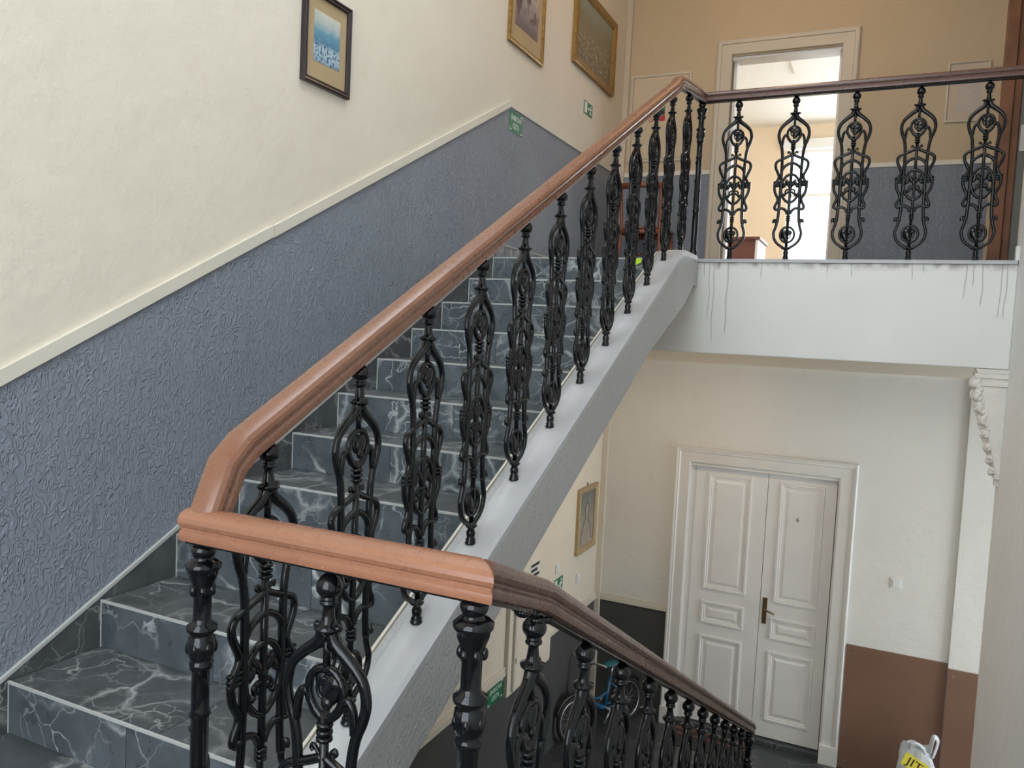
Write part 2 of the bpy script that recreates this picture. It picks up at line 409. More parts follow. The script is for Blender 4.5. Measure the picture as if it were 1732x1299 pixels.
# left wall
wl = box('wall_left', -0.2, 0.0, -6.15, YB + 0.2, ZF - 0.15, ZC, CREAM, kind='structure')
za = 0.959; ya = 0.157
zlow = max(za + S * (-3.6 - ya), -1.2)
prism('dado_panel', [(-5.9, ZH), (-3.6, ZH), (0.0, 0.0), (YB, 0.0), (YB, za), (ya, za), (-3.6, zlow), (-5.9, zlow)], 0, 0.0, 0.004, DADO, wl)
cap1 = -1.95
zlow = za + S * (-3.6 - ya)
def capz(y): return za + S * (min(y, ya) - ya) if y > -3.6 else zlow
prism('dado_rail', [(-5.9, zlow), (-3.6, zlow), (cap1, capz(cap1)), (cap1, capz(cap1) + 0.047), (-3.6, zlow + 0.047), (-5.9, zlow + 0.047)], 0, 0.0, 0.016, TRIMC, wl)
prism('dado_rail', [(cap1 + 0.003, capz(cap1) - 0.002), (ya, za), (ya, za + 0.044), (cap1 + 0.003, capz(cap1) + 0.045)], 0, 0.0, 0.014, TRIMC, wl)
prism('dado_rail', [(ya + 0.001, za), (YB, za), (YB, za + 0.034), (ya + 0.001, za + 0.044)], 0, 0.0, 0.012, TRIMC, wl)
ZD = -2.86
prism('lower_dado_panel', [(-2.8, ZF), (YB, ZF), (YB, ZD), (-2.8, ZD)], 0, 0.0, 0.003, DADOL, wl)
for a, b in ((-2.8, 0.49), (1.27, YB)):
    mb = MB().box(0, 0.018, a, b, ZD, ZD + 0.038).box(0, 0.010, a, b, ZD + 0.038, ZD + 0.062); mb.obj('lower_dado_rail', TRIMC, wl)
# back wall with two openings
wb = MB()
y0, y1 = YB, YB + 0.2
wb.box(-0.2, 0.80, y0, y1, ZF - 0.15, 0.0).box(0.80, 1.995, y0, y1, -1.53, 0.0).box(1.995, 5.0, y0, y1, ZF - 0.15, 0.0)
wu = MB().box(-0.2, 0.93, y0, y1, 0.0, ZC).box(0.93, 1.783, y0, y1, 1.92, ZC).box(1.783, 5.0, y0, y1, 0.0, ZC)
wb.box(0.70, 2.10, YB + 0.19, YB + 0.25, ZF - 0.15, -1.4)  # plate added behind the lower door to stop light leaking in
wbo = wb.obj('wall_back', WHITEW, kind='structure')
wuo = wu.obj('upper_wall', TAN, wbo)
for a, b in ((0.0, UX1), (UX2, 2.86)):
    mb = MB(); BW.rect(mb, a, b, 0.0, za, 0, 0.004); mb.obj('dado_panel', DADO, wbo)
    mb = MB(); BW.rect(mb, a, b, za, za + 0.034, 0, 0.012); mb.obj('dado_rail', TRIMC, wbo)
mb = MB(); BW.rect(mb, 0, DX1, ZF, ZD, 0, 0.003); mb.obj('lower_dado_panel', DADOL, wbo)
mb = MB(); BW.rect(mb, 0, DX1, ZD, ZD + 0.035, 0, 0.018); BW.rect(mb, 0, DX1, ZD + 0.035, ZD + 0.06, 0, 0.010); mb.obj('lower_dado_rail', TRIMC, wbo)
mb = MB(); BW.rect(mb, DX2 + 0.01, 5.0, ZD + 0.03, -0.66, 0, 0.003)
mb = MB(); BW.rect(mb, 0, 3.0, -0.64, -0.45, 0, 0.03); mb.obj('frieze', CREAM, wbo)
mb = MB(); BW.rect(mb, 2.865, 5.0, ZF, -0.64, 0, 0.035); bevel(mb.obj('pilaster', WHITEW, wbo), 0.004)
for z_a, z_b in ((0.0, ZC), (ZF, -0.64)):
    mb = MB(); BW.rect(mb, 0.0, 0.052, z_a, z_b, 0, 0.03); bevel(mb.obj('corner_duct', DIMJ if z_a == 0.0 else TRIMC, wbo), 0.004)
# right wall and the pier under the landing beam
box('wall_right', XR, XR + 0.25, -6.15, 0.65, ZF - 0.15, ZC, GREYW, kind='structure')
he = MB()
he.box(5.0, 5.2, 0.5, 0.60, ZF - 0.15, ZC).box(5.0, 5.2, 2.30, YB + 0.2, ZF - 0.15, ZC).box(5.0, 5.2, 0.60, 2.30, ZF - 0.15, -3.65).box(5.0, 5.2, 0.60, 2.30, -0.75, ZC)
he.obj('wall_hall_end', CREAM, kind='structure')
box('wall_hall_front', XR + 0.25, 5.2, 0.30, 0.50, ZF - 0.15, ZC, CREAM, kind='structure')
# front wall behind the camera, with the tall stair window
WX0, WX1, WZ0, WZ1 = 0.40, 2.70, -1.45, 1.75
fw = MB(); yf0, yf1 = -6.10, -5.90
fw.box(-0.2, WX0, yf0, yf1, ZF - 0.15, ZC).box(WX1, XR + 0.25, yf0, yf1, ZF - 0.15, ZC).box(WX0, WX1, yf0, yf1, ZF - 0.15, WZ0).box(WX0, WX1, yf0, yf1, WZ1, ZC)
fw.obj('wall_front', CREAM, kind='structure')
win = thing('window_1', (1.4, -6.0, WZ0), kind='structure')
def window(parent, x0, x1, z0, z1, y, cols, rows, t=0.05, d=0.05):
    mb = MB(); mb.box(x0, x0 + t, y - d / 2, y + d / 2, z0, z1).box(x1 - t, x1, y - d / 2, y + d / 2, z0, z1).box(x0 + t, x1 - t, y - d / 2, y + d / 2, z0, z0 + t).box(x0 + t, x1 - t, y - d / 2, y + d / 2, z1 - t, z1)
    mb.obj('window_frame', DOORW, parent)
    xs = [x0 + t + (x1 - x0 - 2 * t) * i / cols for i in range(cols + 1)]
    zs = [z0 + t] + [z0 + (z1 - z0) * f for f in rows] + [z1 - t]
    for x in xs[1:-1]: box('mullion', x - 0.03, x + 0.03, y - 0.02, y + 0.02, z0 + t, z1 - t, DOORW, parent)
    for z in zs[1:-1]: box('transom', x0 + t, x1 - t, y - 0.018, y + 0.018, z - 0.025, z + 0.025, DOORW, parent)
    for i in range(cols):
        for j in range(len(zs) - 1): box('pane', xs[i] + 0.002, xs[i + 1] - 0.002, y - 0.003, y + 0.003, zs[j], zs[j + 1], GLASS, parent)
window(win, WX0, WX1, WZ0, WZ1, -6.0, 3, (0.62,))
def side_window(name, x, ya_, yb_, z0, z1, n=2):
    w = thing(name, (x, (ya_ + yb_) / 2, z0), kind='structure')
    mb = MB().box(x - 0.03, x + 0.03, ya_, ya_ + 0.06, z0, z1).box(x - 0.03, x + 0.03, yb_ - 0.06, yb_, z0, z1).box(x - 0.03, x + 0.03, ya_ + 0.06, yb_ - 0.06, z0, z0 + 0.06).box(x - 0.03, x + 0.03, ya_ + 0.06, yb_ - 0.06, z1 - 0.06, z1)
    mb.obj('window_frame', DOORW, w)
    for i in range(n):
        a_ = ya_ + (yb_ - ya_) * i / n; b_ = ya_ + (yb_ - ya_) * (i + 1) / n
        if i: box('mullion', x - 0.02, x + 0.02, a_ - 0.03, a_ + 0.03, z0 + 0.06, z1 - 0.06, DOORW, w)
        box('pane', x - 0.003, x + 0.003, a_ + 0.03, b_ - 0.03, z0 + 0.06, z1 - 0.06, GLASS, w)
side_window('added_window_3', 5.1, 0.60, 2.30, -3.65, -0.75)  # unseen window added to fill the lower hall with cool daylight
side_window('added_window_5', 3.5, 3.6, 6.8, 0.35, 2.25, 3)  # unseen window added to brighten the room behind the upper doorway
# ceiling, floors
cm = MB().box(-0.2, SKX0, -6.15, YB + 0.2, ZC, ZC + 0.15).box(SKX1, 5.2, -6.15, YB + 0.2, ZC, ZC + 0.15).box(SKX0, SKX1, -6.15, SKY0, ZC, ZC + 0.15).box(SKX0, SKX1, SKY1, YB + 0.2, ZC, ZC + 0.15)
cm.obj('ceiling', CEIL, kind='structure')
sk = thing('window_4', ((SKX0 + SKX1) / 2, (SKY0 + SKY1) / 2, ZC), kind='structure')
for i in range(4):
    yv = SKY0 + (SKY1 - SKY0) * i / 3; box('glazing_bar', SKX0, SKX1, yv - 0.025, yv + 0.025, ZC + 0.03, ZC + 0.08, DOORW, sk)
for i in range(3):
    xv = SKX0 + (SKX1 - SKX0) * i / 2; box('glazing_bar', xv - 0.025, xv + 0.025, SKY0, SKY1, ZC + 0.035, ZC + 0.075, DOORW, sk)
for i in range(3):
    for j in range(2):
        box('pane', SKX0 + (SKX1 - SKX0) * j / 2, SKX0 + (SKX1 - SKX0) * (j + 1) / 2, SKY0 + (SKY1 - SKY0) * i / 3, SKY0 + (SKY1 - SKY0) * (i + 1) / 3, ZC + 0.05, ZC + 0.056, GLASS, sk)
fl = MB().box(-0.2, 5.2, -6.15, 8.0, ZF - 0.15, ZF); fl.obj('floor', MARBF, kind='structure')
fl2 = MB().box(0.0, 1.10, 0.02, YE + 0.06, -0.10, 0.0).box(0.0, 1.10, YE + 0.06, YB, -0.45, 0.0).box(1.10, 5.0, YE + 0.02, YB, -0.45, 0.02)
fl2.obj('floor_landing', MARBF, kind='structure')
fh = MB().box(0, 1.075, -5.9, -3.6, ZH - 0.25, ZH).box(1.075, 1.78, -5.9, -3.30, ZH - 0.25, ZH).box(1.78, XR, -5.9, -2.975, ZH - 0.25, ZH)
fh.obj('floor_half_landing', MARBF, kind='structure')
# landing beam, lip and stringer end
beam = box('beam', 0.0, XR, YE, YE + 0.12, -0.53, 0.03, BEAM, kind='structure')
tag(beam, 'white plaster beam below the landing edge, streaked with drips', 'beam'); beam['kind'] = 'structure'
bevel(beam, 0.006)
box('metal_edge', 1.17, XR - 0.005, YE - 0.012, YE + 0.03, 0.03, 0.05, STRT, beam)
box('end_block', XR - 0.017, XR, YE - 0.01, YE + 0.03, 0.05, 0.125, WHITEW, beam)

# ================================================================== UPPER STAIRCASE
st = thing('staircase', (0.55, -3.6, ZH), 'dark grey veined marble staircase with pale edges climbing beside grey wall', 'stairs')
XI = 1.066
prof = [(-3.58, ZH)]
for k in range(-12, 1):
    prof += [(k * T + 0.012, prof[-1][1]), (k * T + 0.012, k * R - 0.012)]
prof[0] = (-3.588, ZH)
body = [(-3.588, ZH)]
for k in range(-12, 1):
    body.append((k * T + 0.012, (k - 1) * R - (0.012 if k > -12 else 0))); body.append((k * T + 0.012, k * R - 0.012))
body += [(0.2, -0.012), (0.2, -0.11), (0.0, -0.24), (-3.3, -3.3 * S - 0.26), (-3.588, ZH - 0.2)]
prism('stair_body', body, 0, 0.0, XI, GROUT, st)
def centred(name, V, F, mat):
    return mesh(name, V, F, mat)
RW = {}
for j, xj in enumerate((0.506, 0.62)):
    for part, (a, b) in (('l', (0.016, xj - 0.0012)), ('r', (xj + 0.0012, XI))):
        mb = MB().box(a, b, 0.0, 0.012, -R + 0.001, -0.0075); RW['riser', j, part] = centred('riser_tile', mb.V, mb.F, MARB)
        mb = MB().box(a, b, 0.004, T + 0.008, -0.012, 0.0); RW['tread', j, part] = centred('tread_tile', mb.V, mb.F, MARBT)
mb = MB().box(0.013, XI, -0.002, 0.004, -0.007, 0.001).box(0.012, 0.0165, -0.001, 0.006, -R, 0.0); trim_me = centred('edge_trim', mb.V, mb.F, GROUT)
mb = MB().box(0.1, 1.0, 0.02, 0.2, -0.03, -0.013); core_me = centred('step', mb.V, mb.F, GROUT)
mb = MB().prism([(0.0, 0.0), (T, 0.0), (T, R + 0.012), (0.0, 0.012)], 0, 0.0, 0.012); skirt_me = centred('skirting_tile', mb.V, mb.F, MARBT)
for k in range(-12, 1):
    base = Vector((0, k * T, k * R))
    s_ = bpy.data.objects.new('step', core_me); COL.objects.link(s_); place(s_, base, st)
    j = (k * 7) % 3 == 1
    for part in 'lr':
        for kind in ('riser', 'tread'):
            if kind == 'tread' and k == 0: continue
            o = bpy.data.objects.new(kind + '_tile', RW[kind, int(j if kind == 'riser' else not j), part]); COL.objects.link(o); place(o, base, s_)
    o = bpy.data.objects.new('edge_trim', trim_me); COL.objects.link(o); place(o, base, s_)
    if k < 0:
        o = bpy.data.objects.new('skirting_tile', skirt_me); COL.objects.link(o); place(o, base + Vector((0, 0.0005, 0)), st)
for i in range(8):
    box('skirting_tile', 0.0, 0.012, i * 0.303 + 0.002, i * 0.303 + 0.302, 0.0, 0.085, MARBT, st)
prism('skirting_trim', [(-3.6, -3.6 * S + 0.012), (0.0, 0.012), (0.0, 0.085), (YB - 0.03, 0.085), (YB - 0.03, 0.095), (-0.008, 0.095), (-0.008, 0.024), (-3.6, -3.6 * S + 0.024)], 0, 0.0, 0.015, GROUT, st)
# stringer: outer face, sloping top
def string_mesh(top, x0, x1, ztop, zbot, yend):
    pass
ST0 = 0.057
strp = [(-3.56, -3.56 * S + ST0), (-0.05, 0.036), (0.02, 0.042), (0.30, 0.042), (0.315, 0.02), (0.31, -0.08), (0.252, -0.13), (0.044, -0.255), (-0.642, -0.53), (-3.2, -3.2 * S - 0.205), (-3.56, ZH - 0.1)]
so = prism('stringer', strp, 0, XI + 0.004, 1.215, STRG, st); bevel(so, 0.008, 3)
top = MB()
secs = [(XI + 0.002, -0.012), (1.105, 0.004), (1.14, 0.006), (1.205, 0.004), (1.2165, -0.006)]
ys = [(-3.56, -3.56 * S + ST0), (-0.06, -0.06 * S + ST0 + 0.006), (0.02, 0.042), (0.30, 0.042)]
V = []; F = []
for yv, zv in ys:
    for xv, dz in secs: V.append((xv, yv, zv + dz))
for i in range(len(ys) - 1):
    for k in range(len(secs) - 1): F.append((i * 5 + k, i * 5 + k + 1, (i + 1) * 5 + k + 1, (i + 1) * 5 + k))
n0 = len(V)
for yv, zv in ys:
    V.append((XI + 0.002, yv, zv - 0.03)); V.append((1.2165, yv, zv - 0.03))
for i in range(len(ys) - 1):
    a = n0 + 2 * i; F.append((a, i * 5, (i + 1) * 5, a + 2)); F.append((i * 5 + 4, a + 1, a + 3, (i + 1) * 5 + 4))
mk('stringer_top', V, F, STRT, st, smooth=False)
box('stringer_end', 1.06, 1.172, 0.2, YE + 0.02, -0.12, 0.046, STRG, st)
prism('stringer_edging', [(-3.56, -3.56 * S + ST0 - 0.012), (-0.06, -0.06 * S + ST0 - 0.01), (-0.06, -0.06 * S + ST0 + 0.004), (-3.56, -3.56 * S + ST0 + 0.002)], 0, XI - 0.006, XI + 0.003, TRIMC, st)
mb = MB(); V4 = [(0.90, 0.0), (0.962, -0.003), (0.962, -0.024), (0.905, -0.055)]
mb.prism(V4, 1, -0.004, -0.0025); tape = mb.obj('hazard_tape', NEON)
tag(tape, 'neon yellow tape scrap stuck on the top riser', 'tape')

# ================================================================== LOWER STAIRCASE (mostly hidden behind the rail)
ls = thing('lower_staircase', (2.3, -2.975, ZF), 'dark marble flight going down between rail and right wall', 'stairs')
mbp = [(-3.0, ZH - 0.02)]
for i in range(12):
    yv = -2.975 + i * T; mbp += [(yv, ZH - i * R), (yv, ZH - (i + 1) * R)]
pts = [(-2.974, ZF + 0.001)] + [(-2.974, ZH - R)]
for i in range(1, 12):
    yv = -2.975 + i * T; pts += [(yv, ZH - i * R), (yv, ZH - (i + 1) * R)]
pts[-1] = (pts[-1][0], ZF + 0.001)
prism('stair_body', pts, 0, 1.79, XR - 0.002, MARB, ls)
def lowz(y): return -1.881 - 0.52 * (y + 3.109)
prism('stringer', [(-3.31, ZH - 0.25), (-3.31, ZH + 0.04), (-3.05, ZH + 0.045), (-2.9, lowz(-2.9)), (0.3, lowz(0.3)), (0.3, ZF), (0.0, ZF)], 0, 1.62, 1.788, STRG, ls)

# ================================================================== BALUSTERS
H = 0.94
def P2(u, v, d=0.0): return (u, d, v)
def mirrored(mb, pts, r, n=4, sides=6, d=0.0):
    sp = smooth_path([P2(u, v, d) for u, v in pts], n)
    rr = r
    if hasattr(r, '__len__'):
        m = len(sp); rr = [r[0] + (r[1] - r[0]) * min(1, i / (m * 0.28)) for i in range(m)]
    mb.tube(sp, rr, sides, ref=(0, 1, 0), flat=0.95)
    mb.tube([(-p[0], p[1], p[2]) for p in sp], rr, sides, ref=(0, 1, 0), flat=0.95)
def ringp(mb, cu, cv, a, b, r, n=20, d=0.0, point=0.0):
    pts = []
    for k in range(n):
        th = 2 * math.pi * k / n; v = b * math.sin(th)
        if v < 0: v *= 1 + point * (1 - abs(math.cos(th)))
        pts.append(P2(cu + a * math.cos(th), cv + v, d))
    mb.tube(pts, r, 6, closed=True, ref=(0, 1, 0))
# scroll frame (the baluster itself)
fr = MB()
mirrored(fr, [(0.004, 0.852), (0.016, 0.826), (0.046, 0.802), (0.074, 0.772), (0.084, 0.735), (0.078, 0.70), (0.065, 0.665), (0.058, 0.62), (0.055, 0.55), (0.055, 0.40), (0.056, 0.30), (0.058, 0.25), (0.061, 0.215)], (0.0145, 0.0096))
mirrored(fr, [(0.079, 0.216), (0.082, 0.226), (0.075, 0.233), (0.068, 0.224), (0.064, 0.205), (0.071, 0.18), (0.077, 0.155), (0.071, 0.12), (0.052, 0.092), (0.024, 0.072), (0.008, 0.06)], 0.0090)
mirrored(fr, [(0.062, 0.672), (0.058, 0.71), (0.050, 0.728), (0.041, 0.730), (0.034, 0.718), (0.022, 0.697), (0.004, 0.684)], 0.0082)
mirrored(fr, [(0.002, 0.616), (0.03, 0.602), (0.06, 0.590), (0.082, 0.578), (0.091, 0.560), (0.087, 0.535), (0.074, 0.506), (0.068, 0.488), (0.073, 0.470), (0.086, 0.448), (0.089, 0.425), (0.084, 0.395), (0.072, 0.370), (0.066, 0.354), (0.070, 0.336), (0.079, 0.318), (0.081, 0.303), (0.073, 0.294), (0.055, 0.299), (0.036, 0.300), (0.018, 0.288), (0.007, 0.266)], 0.0090)
mirrored(fr, [(0.056, 0.515), (0.050, 0.533), (0.038, 0.548), (0.020, 0.560), (0.001, 0.568)], 0.0090)
ringp(fr, 0, 0.738, 0.037, 0.042, 0.0076, point=0.25)
ringp(fr, 0, 0.420, 0.052, 0.080, 0.0088, 24, point=0.08)
ringp(fr, 0, 0.145, 0.040, 0.046, 0.0076)
fr.tube([P2(0, 0.70), P2(0, 0.5), P2(0, 0.3), P2(0, 0.05)], 0.0084, 8)
fr.tube([P2(0, 0.775), P2(0, 0.845)], 0.007, 8)
for sgn in (-1, 1):
    for vv in (0.456, 0.444, 0.432): fr.tube([P2(sgn * 0.050, vv), P2(sgn * 0.073, vv + 0.001), P2(sgn * 0.097, vv)], [0.0062, 0.007, 0.0062], 6)
    fr.tube(smooth_path([P2(0, 0.612), P2(sgn * 0.012, 0.622), P2(sgn * 0.022, 0.634), P2(sgn * 0.027, 0.628), P2(sgn * 0.022, 0.622)], 3), 0.0042, 6)
fr.add([(0, -0.006, 0.850), (-0.040, -0.006, 0.806), (0, -0.006, 0.806 + 0.012), (0.040, -0.006, 0.806), (0, 0.006, 0.850), (-0.040, 0.006, 0.806), (0, 0.006, 0.818), (0.040, 0.006, 0.806)], [(0, 1, 2), (0, 2, 3), (4, 6, 5), (4, 7, 6), (1, 5, 6, 2), (2, 6, 7, 3)])
fr_me = mesh('baluster', fr.V, fr.F, IRON, True)
# finial and neck
fi = MB().lathe([(0.011, 0.832), (0.0145, 0.842), (0.023, 0.850), (0.024, 0.855), (0.0140, 0.859), (0.0120, 0.868), (0.0095, 0.888), (0.0105, 0.893), (0.0155, 0.896), (0.016, 0.900), (0.011, 0.902), (0.014, 0.904), (0.0145, 0.907), (0.0100, 0.909), (0.0165, 0.912), (0.0215, 0.919), (0.0230, 0.927), (0.0215, 0.935), (0.0165, 0.943), (0.010, 0.949), (0.004, 0.952)], n=16)
for sgn in (-1, 1): fi.ball((sgn * 0.021, 0, 0.855), (0.009, 0.008, 0.007), 8)
fi_me = mesh('finial', fi.V, fi.F, IRON, True)
bd = MB()
for vv in (0.676, 0.663, 0.650): bd.lathe([(0.008, -0.006), (0.0145, -0.003), (0.0145, 0.003), (0.008, 0.006)], (0, 0, vv), 12)
bd_me = mesh('bead_collar', bd.V, bd.F, IRON, True); bd = MB()
for vv in (0.252, 0.241, 0.230): bd.lathe([(0.008, -0.005), (0.0135, -0.0025), (0.0135, 0.0025), (0.008, 0.005)], (0, 0, vv), 12)
bd2_me = mesh('bead_collar', bd.V, bd.F, IRON, True)
ba = MB().lathe([(0.017, 0.0), (0.018, 0.006), (0.014, 0.010), (0.016, 0.016), (0.012, 0.022), (0.014, 0.034), (0.0145, 0.042), (0.010, 0.052), (0.018, 0.060), (0.020, 0.065), (0.010, 0.072), (0.006, 0.08)], n=14)
for sgn in (-1, 1): ba.ball((sgn * 0.021, 0, 0.066), (0.009, 0.008, 0.006), 8)
ba_me = mesh('base', ba.V, ba.F, IRON, True)
def leaf(mb, cu, cv, sc, flip=1):
    # curled acanthus leaf in a ring: a fat lobe with curls
    mb.ball((cu + flip * 0.010 * sc, 0, cv), (0.017 * sc, 0.008, 0.026 * sc), 8, Matrix.Rotation(0.35 * flip, 3, 'Y'))
    mb.ball((cu - flip * 0.008 * sc, 0.003, cv + 0.012 * sc), (0.013 * sc, 0.008, 0.012 * sc), 8)
    mb.ball((cu + flip * 0.004 * sc, -0.004, cv - 0.020 * sc), (0.010 * sc, 0.007, 0.010 * sc), 8)
    pts = [P2(cu + flip * (0.022 - 0.0022 * i) * sc * math.cos(i * 0.75 + 0.4), cv - 0.004 * sc + (0.026 - 0.0026 * i) * sc * math.sin(i * 0.75 + 0.4)) for i in range(9)]
    mb.tube(smooth_path(pts, 2), 0.0042, 6, ref=(0, 1, 0))
lfa = MB(); leaf(lfa, 0.0, 0.742, 1.25, 1); lfb = MB(); leaf(lfb, 0.0, 0.142, 1.3, -1)
lf = MB()
for sgn in (-1, 1):
    lf.ball((sgn * 0.016, 0, 0.448), (0.012, 0.009, 0.027), 8, Matrix.Rotation(sgn * 0.5, 3, 'Y'))
    lf.ball((sgn * 0.034, 0, 0.438), (0.011, 0.008, 0.022), 8, Matrix.Rotation(-sgn * 0.5, 3, 'Y'))
    lf.tube(smooth_path([P2(0, 0.405), P2(sgn * 0.014, 0.412), P2(sgn * 0.026, 0.402), P2(sgn * 0.022, 0.388), P2(sgn * 0.012, 0.394), P2(sgn * 0.015, 0.400)], 3), 0.0055, 6)
    lf.ball((sgn * 0.031, 0, 0.381), 0.010, 8)
lf.ball((0, 0, 0.428), (0.012, 0.010, 0.020), 8)
lf_me = mesh('fleuron', lf.V, lf.F, IRON, True); lfa_me = mesh('leaf_ornament', lfa.V, lfa.F, IRON, True); lfb_me = mesh('leaf_ornament', lfb.V, lfb.F, IRON, True)
def baluster(parent, loc, rz, h, finial_scale=1.0):
    o = bpy.data.objects.new('baluster', fr_me); COL.objects.link(o); place(o, Vector(loc), parent)
    o.rotation_euler = (0, 0, rz); o.scale = (1, 1, h / 0.952)
    for nme, me in (('finial', fi_me), ('bead_collar', bd_me), ('bead_collar', bd2_me), ('base', ba_me), ('leaf_ornament', lfa_me), ('leaf_ornament', lfb_me), ('fleuron', lf_me)):
        c = bpy.data.objects.new(nme, me); COL.objects.link(c); c.parent = o
    return o
# newel post
NP = [(0.024, 0.0), (0.026, 0.02), (0.020, 0.03), (0.024, 0.05), (0.018, 0.065), (0.017, 0.20), (0.022, 0.21), (0.018, 0.225), (0.0165, 0.60)]
def newel(parent, x, y, z0, z1, lab=None):
    h = z1 - z0; q = h  # profile measured down from the top
    top = [(0.0165, q - 0.24), (0.021, q - 0.236), (0.022, q - 0.224), (0.0185, q - 0.220), (0.0225, q - 0.212), (0.0265, q - 0.195), (0.0240, q - 0.176), (0.019, q - 0.171), (0.0275, q - 0.163), (0.0280, q - 0.155), (0.018, q - 0.149), (0.0165, q - 0.14), (0.0165, q - 0.098), (0.020, q - 0.090), (0.019, q - 0.082), (0.0205, q - 0.074), (0.026, q - 0.060), (0.0275, q - 0.050), (0.0315, q - 0.046), (0.0330, q - 0.038), (0.024, q - 0.030), (0.015, q - 0.026), (0.0200, q - 0.021), (0.0230, q - 0.012), (0.0205, q - 0.003), (0.013, q)]
    low = [(0.028, 0.0), (0.028, 0.015), (0.022, 0.022), (0.025, 0.035), (0.0185, 0.06), (0.0175, h * 0.30), (0.022, h * 0.30 + 0.008), (0.0185, h * 0.30 + 0.018), (0.0165, h * 0.52), (0.0165, q - 0.33), (0.020, q - 0.325), (0.0165, q - 0.315)]
    mb = MB().lathe(low + top, (x, y, z0), 20)
    post = mb.obj('newel_post', IRON, parent, True)
    rb = MB(); pts = []
    for i in range(40):
        th = i * 0.42; pts.append((x + 0.0172 * math.cos(th), y + 0.0172 * math.sin(th), z0 + h * 0.32 + (q - 0.35 - h * 0.32) * i / 39))
    rb.tube(pts, 0.0035, 6); rb.obj('spiral_band', IRON, post, True)
    lb = MB()
    for k in range(6):
        th = k * math.pi / 3 + 0.3
        lb.ball((x + 0.019 * math.cos(th), y + 0.019 * math.sin(th), z0 + q - 0.086), (0.007, 0.007, 0.011), 8)
        lb.ball((x + 0.023 * math.cos(th + 0.5), y + 0.023 * math.sin(th + 0.5), z0 + q - 0.196), (0.006, 0.006, 0.013), 8)
    lb.obj('leaf_ornament', IRON, post, True, kind='stuff')
    return post
# handrail
RP = [(-0.022, -0.029), (0.022, -0.029), (0.029, -0.026), (0.031, -0.018), (0.030, -0.011), (0.0255, -0.006), (0.0255, -0.002), (0.031, 0.002), (0.0335, 0.009), (0.0320, 0.017), (0.026, 0.0245), (0.014, 0.0295), (0.0, 0.031),
      (-0.014, 0.0295), (-0.026, 0.0245), (-0.0320, 0.017), (-0.0335, 0.009), (-0.031, 0.002), (-0.0255, -0.002), (-0.0255, -0.006), (-0.030, -0.011), (-0.031, -0.018), (-0.029, -0.026)]
def sweep(prof, path, n0=None, n1=None):
    P = [Vector(p) for p in path]; n = len(P); m = len(prof); V = []
    D = [(P[i + 1] - P[i]).normalized() for i in range(n - 1)]
    for i in range(n):
        d = D[max(i - 1, 0)]
        if i == 0: nn = Vector(n0) if n0 else D[0]
        elif i == n - 1: nn = Vector(n1) if n1 else D[-1]
        else: nn = (D[i - 1] + D[i])
        side = d.cross(Vector((0, 0, 1))).normalized(); up = side.cross(d).normalized()
        for w, h in prof:
            q = side * w + up * h
            V.append(P[i] + q - d * (q.dot(nn) / d.dot(nn)))
    F = []
    for i in range(n - 1):
        for k in range(m):
            l = (k + 1) % m; F.append((i * m + k, (i + 1) * m + k, (i + 1) * m + l, i * m + l))
    F.append(tuple(range(m))); F.append(tuple((n - 1) * m + k for k in range(m - 1, -1, -1)))
    return V, F
def handrail(parent, path, n0=None, n1=None, band=True, mat=None):
    V, F = sweep(RP, path, n0, n1)
    o = mk('handrail', V, F, mat or RAIL, parent); auto_smooth(o, 0.45)
    if band:
        V, F = sweep([(-0.014, -0.035), (0.014, -0.035), (0.014, -0.0285), (-0.014, -0.0285)], path, n0, n1)
        mk('rail_band', V, F, IRON, parent)
    return o
NH = 0.031
# --- upper flight
RC = 0.978
def upz(y): return S * y + RC
up = thing('stair_railing', (WB, -3.35, -2.0), 'brown handrail on black scrolled iron balusters climbing the marble stairs', 'railing')
ZR = 1.026
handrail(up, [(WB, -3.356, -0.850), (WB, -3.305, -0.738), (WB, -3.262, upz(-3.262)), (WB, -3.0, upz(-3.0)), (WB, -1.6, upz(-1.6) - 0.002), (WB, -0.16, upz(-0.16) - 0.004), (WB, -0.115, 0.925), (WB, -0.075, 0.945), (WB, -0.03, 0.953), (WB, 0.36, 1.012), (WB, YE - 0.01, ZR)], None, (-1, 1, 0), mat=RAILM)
for i in range(11):
    y = -0.19 - i * T
    zb = S * y + ST0 + 0.004
    baluster(up, (WB, y, zb), math.pi / 2, upz(y) - 0.040 - zb)
baluster(up, (WB, 0.17, 0.044), math.pi / 2, 0.905)
# --- landing
la = thing('landing_railing', (2.0, YE, 0.05), 'brown handrail on five black scrolled balusters along the white landing edge', 'railing')
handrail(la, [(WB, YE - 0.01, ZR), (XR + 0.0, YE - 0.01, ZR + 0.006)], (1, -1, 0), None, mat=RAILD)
for i in range(5): baluster(la, (1.356 + 0.3255 * i, YE + 0.0, 0.05), 0, 0.945)
newel(la, WB, YE - 0.02, 0.046, ZR - 0.034)
# --- half landing
YN = -3.356
ZX = -0.843
ha = thing('half_landing_railing', (1.42, YN, ZH), 'short brown handrail between two black newel posts in the foreground', 'railing')
handrail(ha, [(1.106, YN, ZX), (XL + 0.014, YN, ZX + 0.002)], None, (1, 1, 0))
newel(ha, WB, YN, ZH, ZX - 0.034); newel(ha, XL, YN, ZH, ZX - 0.030)
baluster(ha, (1.428, YN, ZX - 0.037 - 0.92), 0, 0.92)
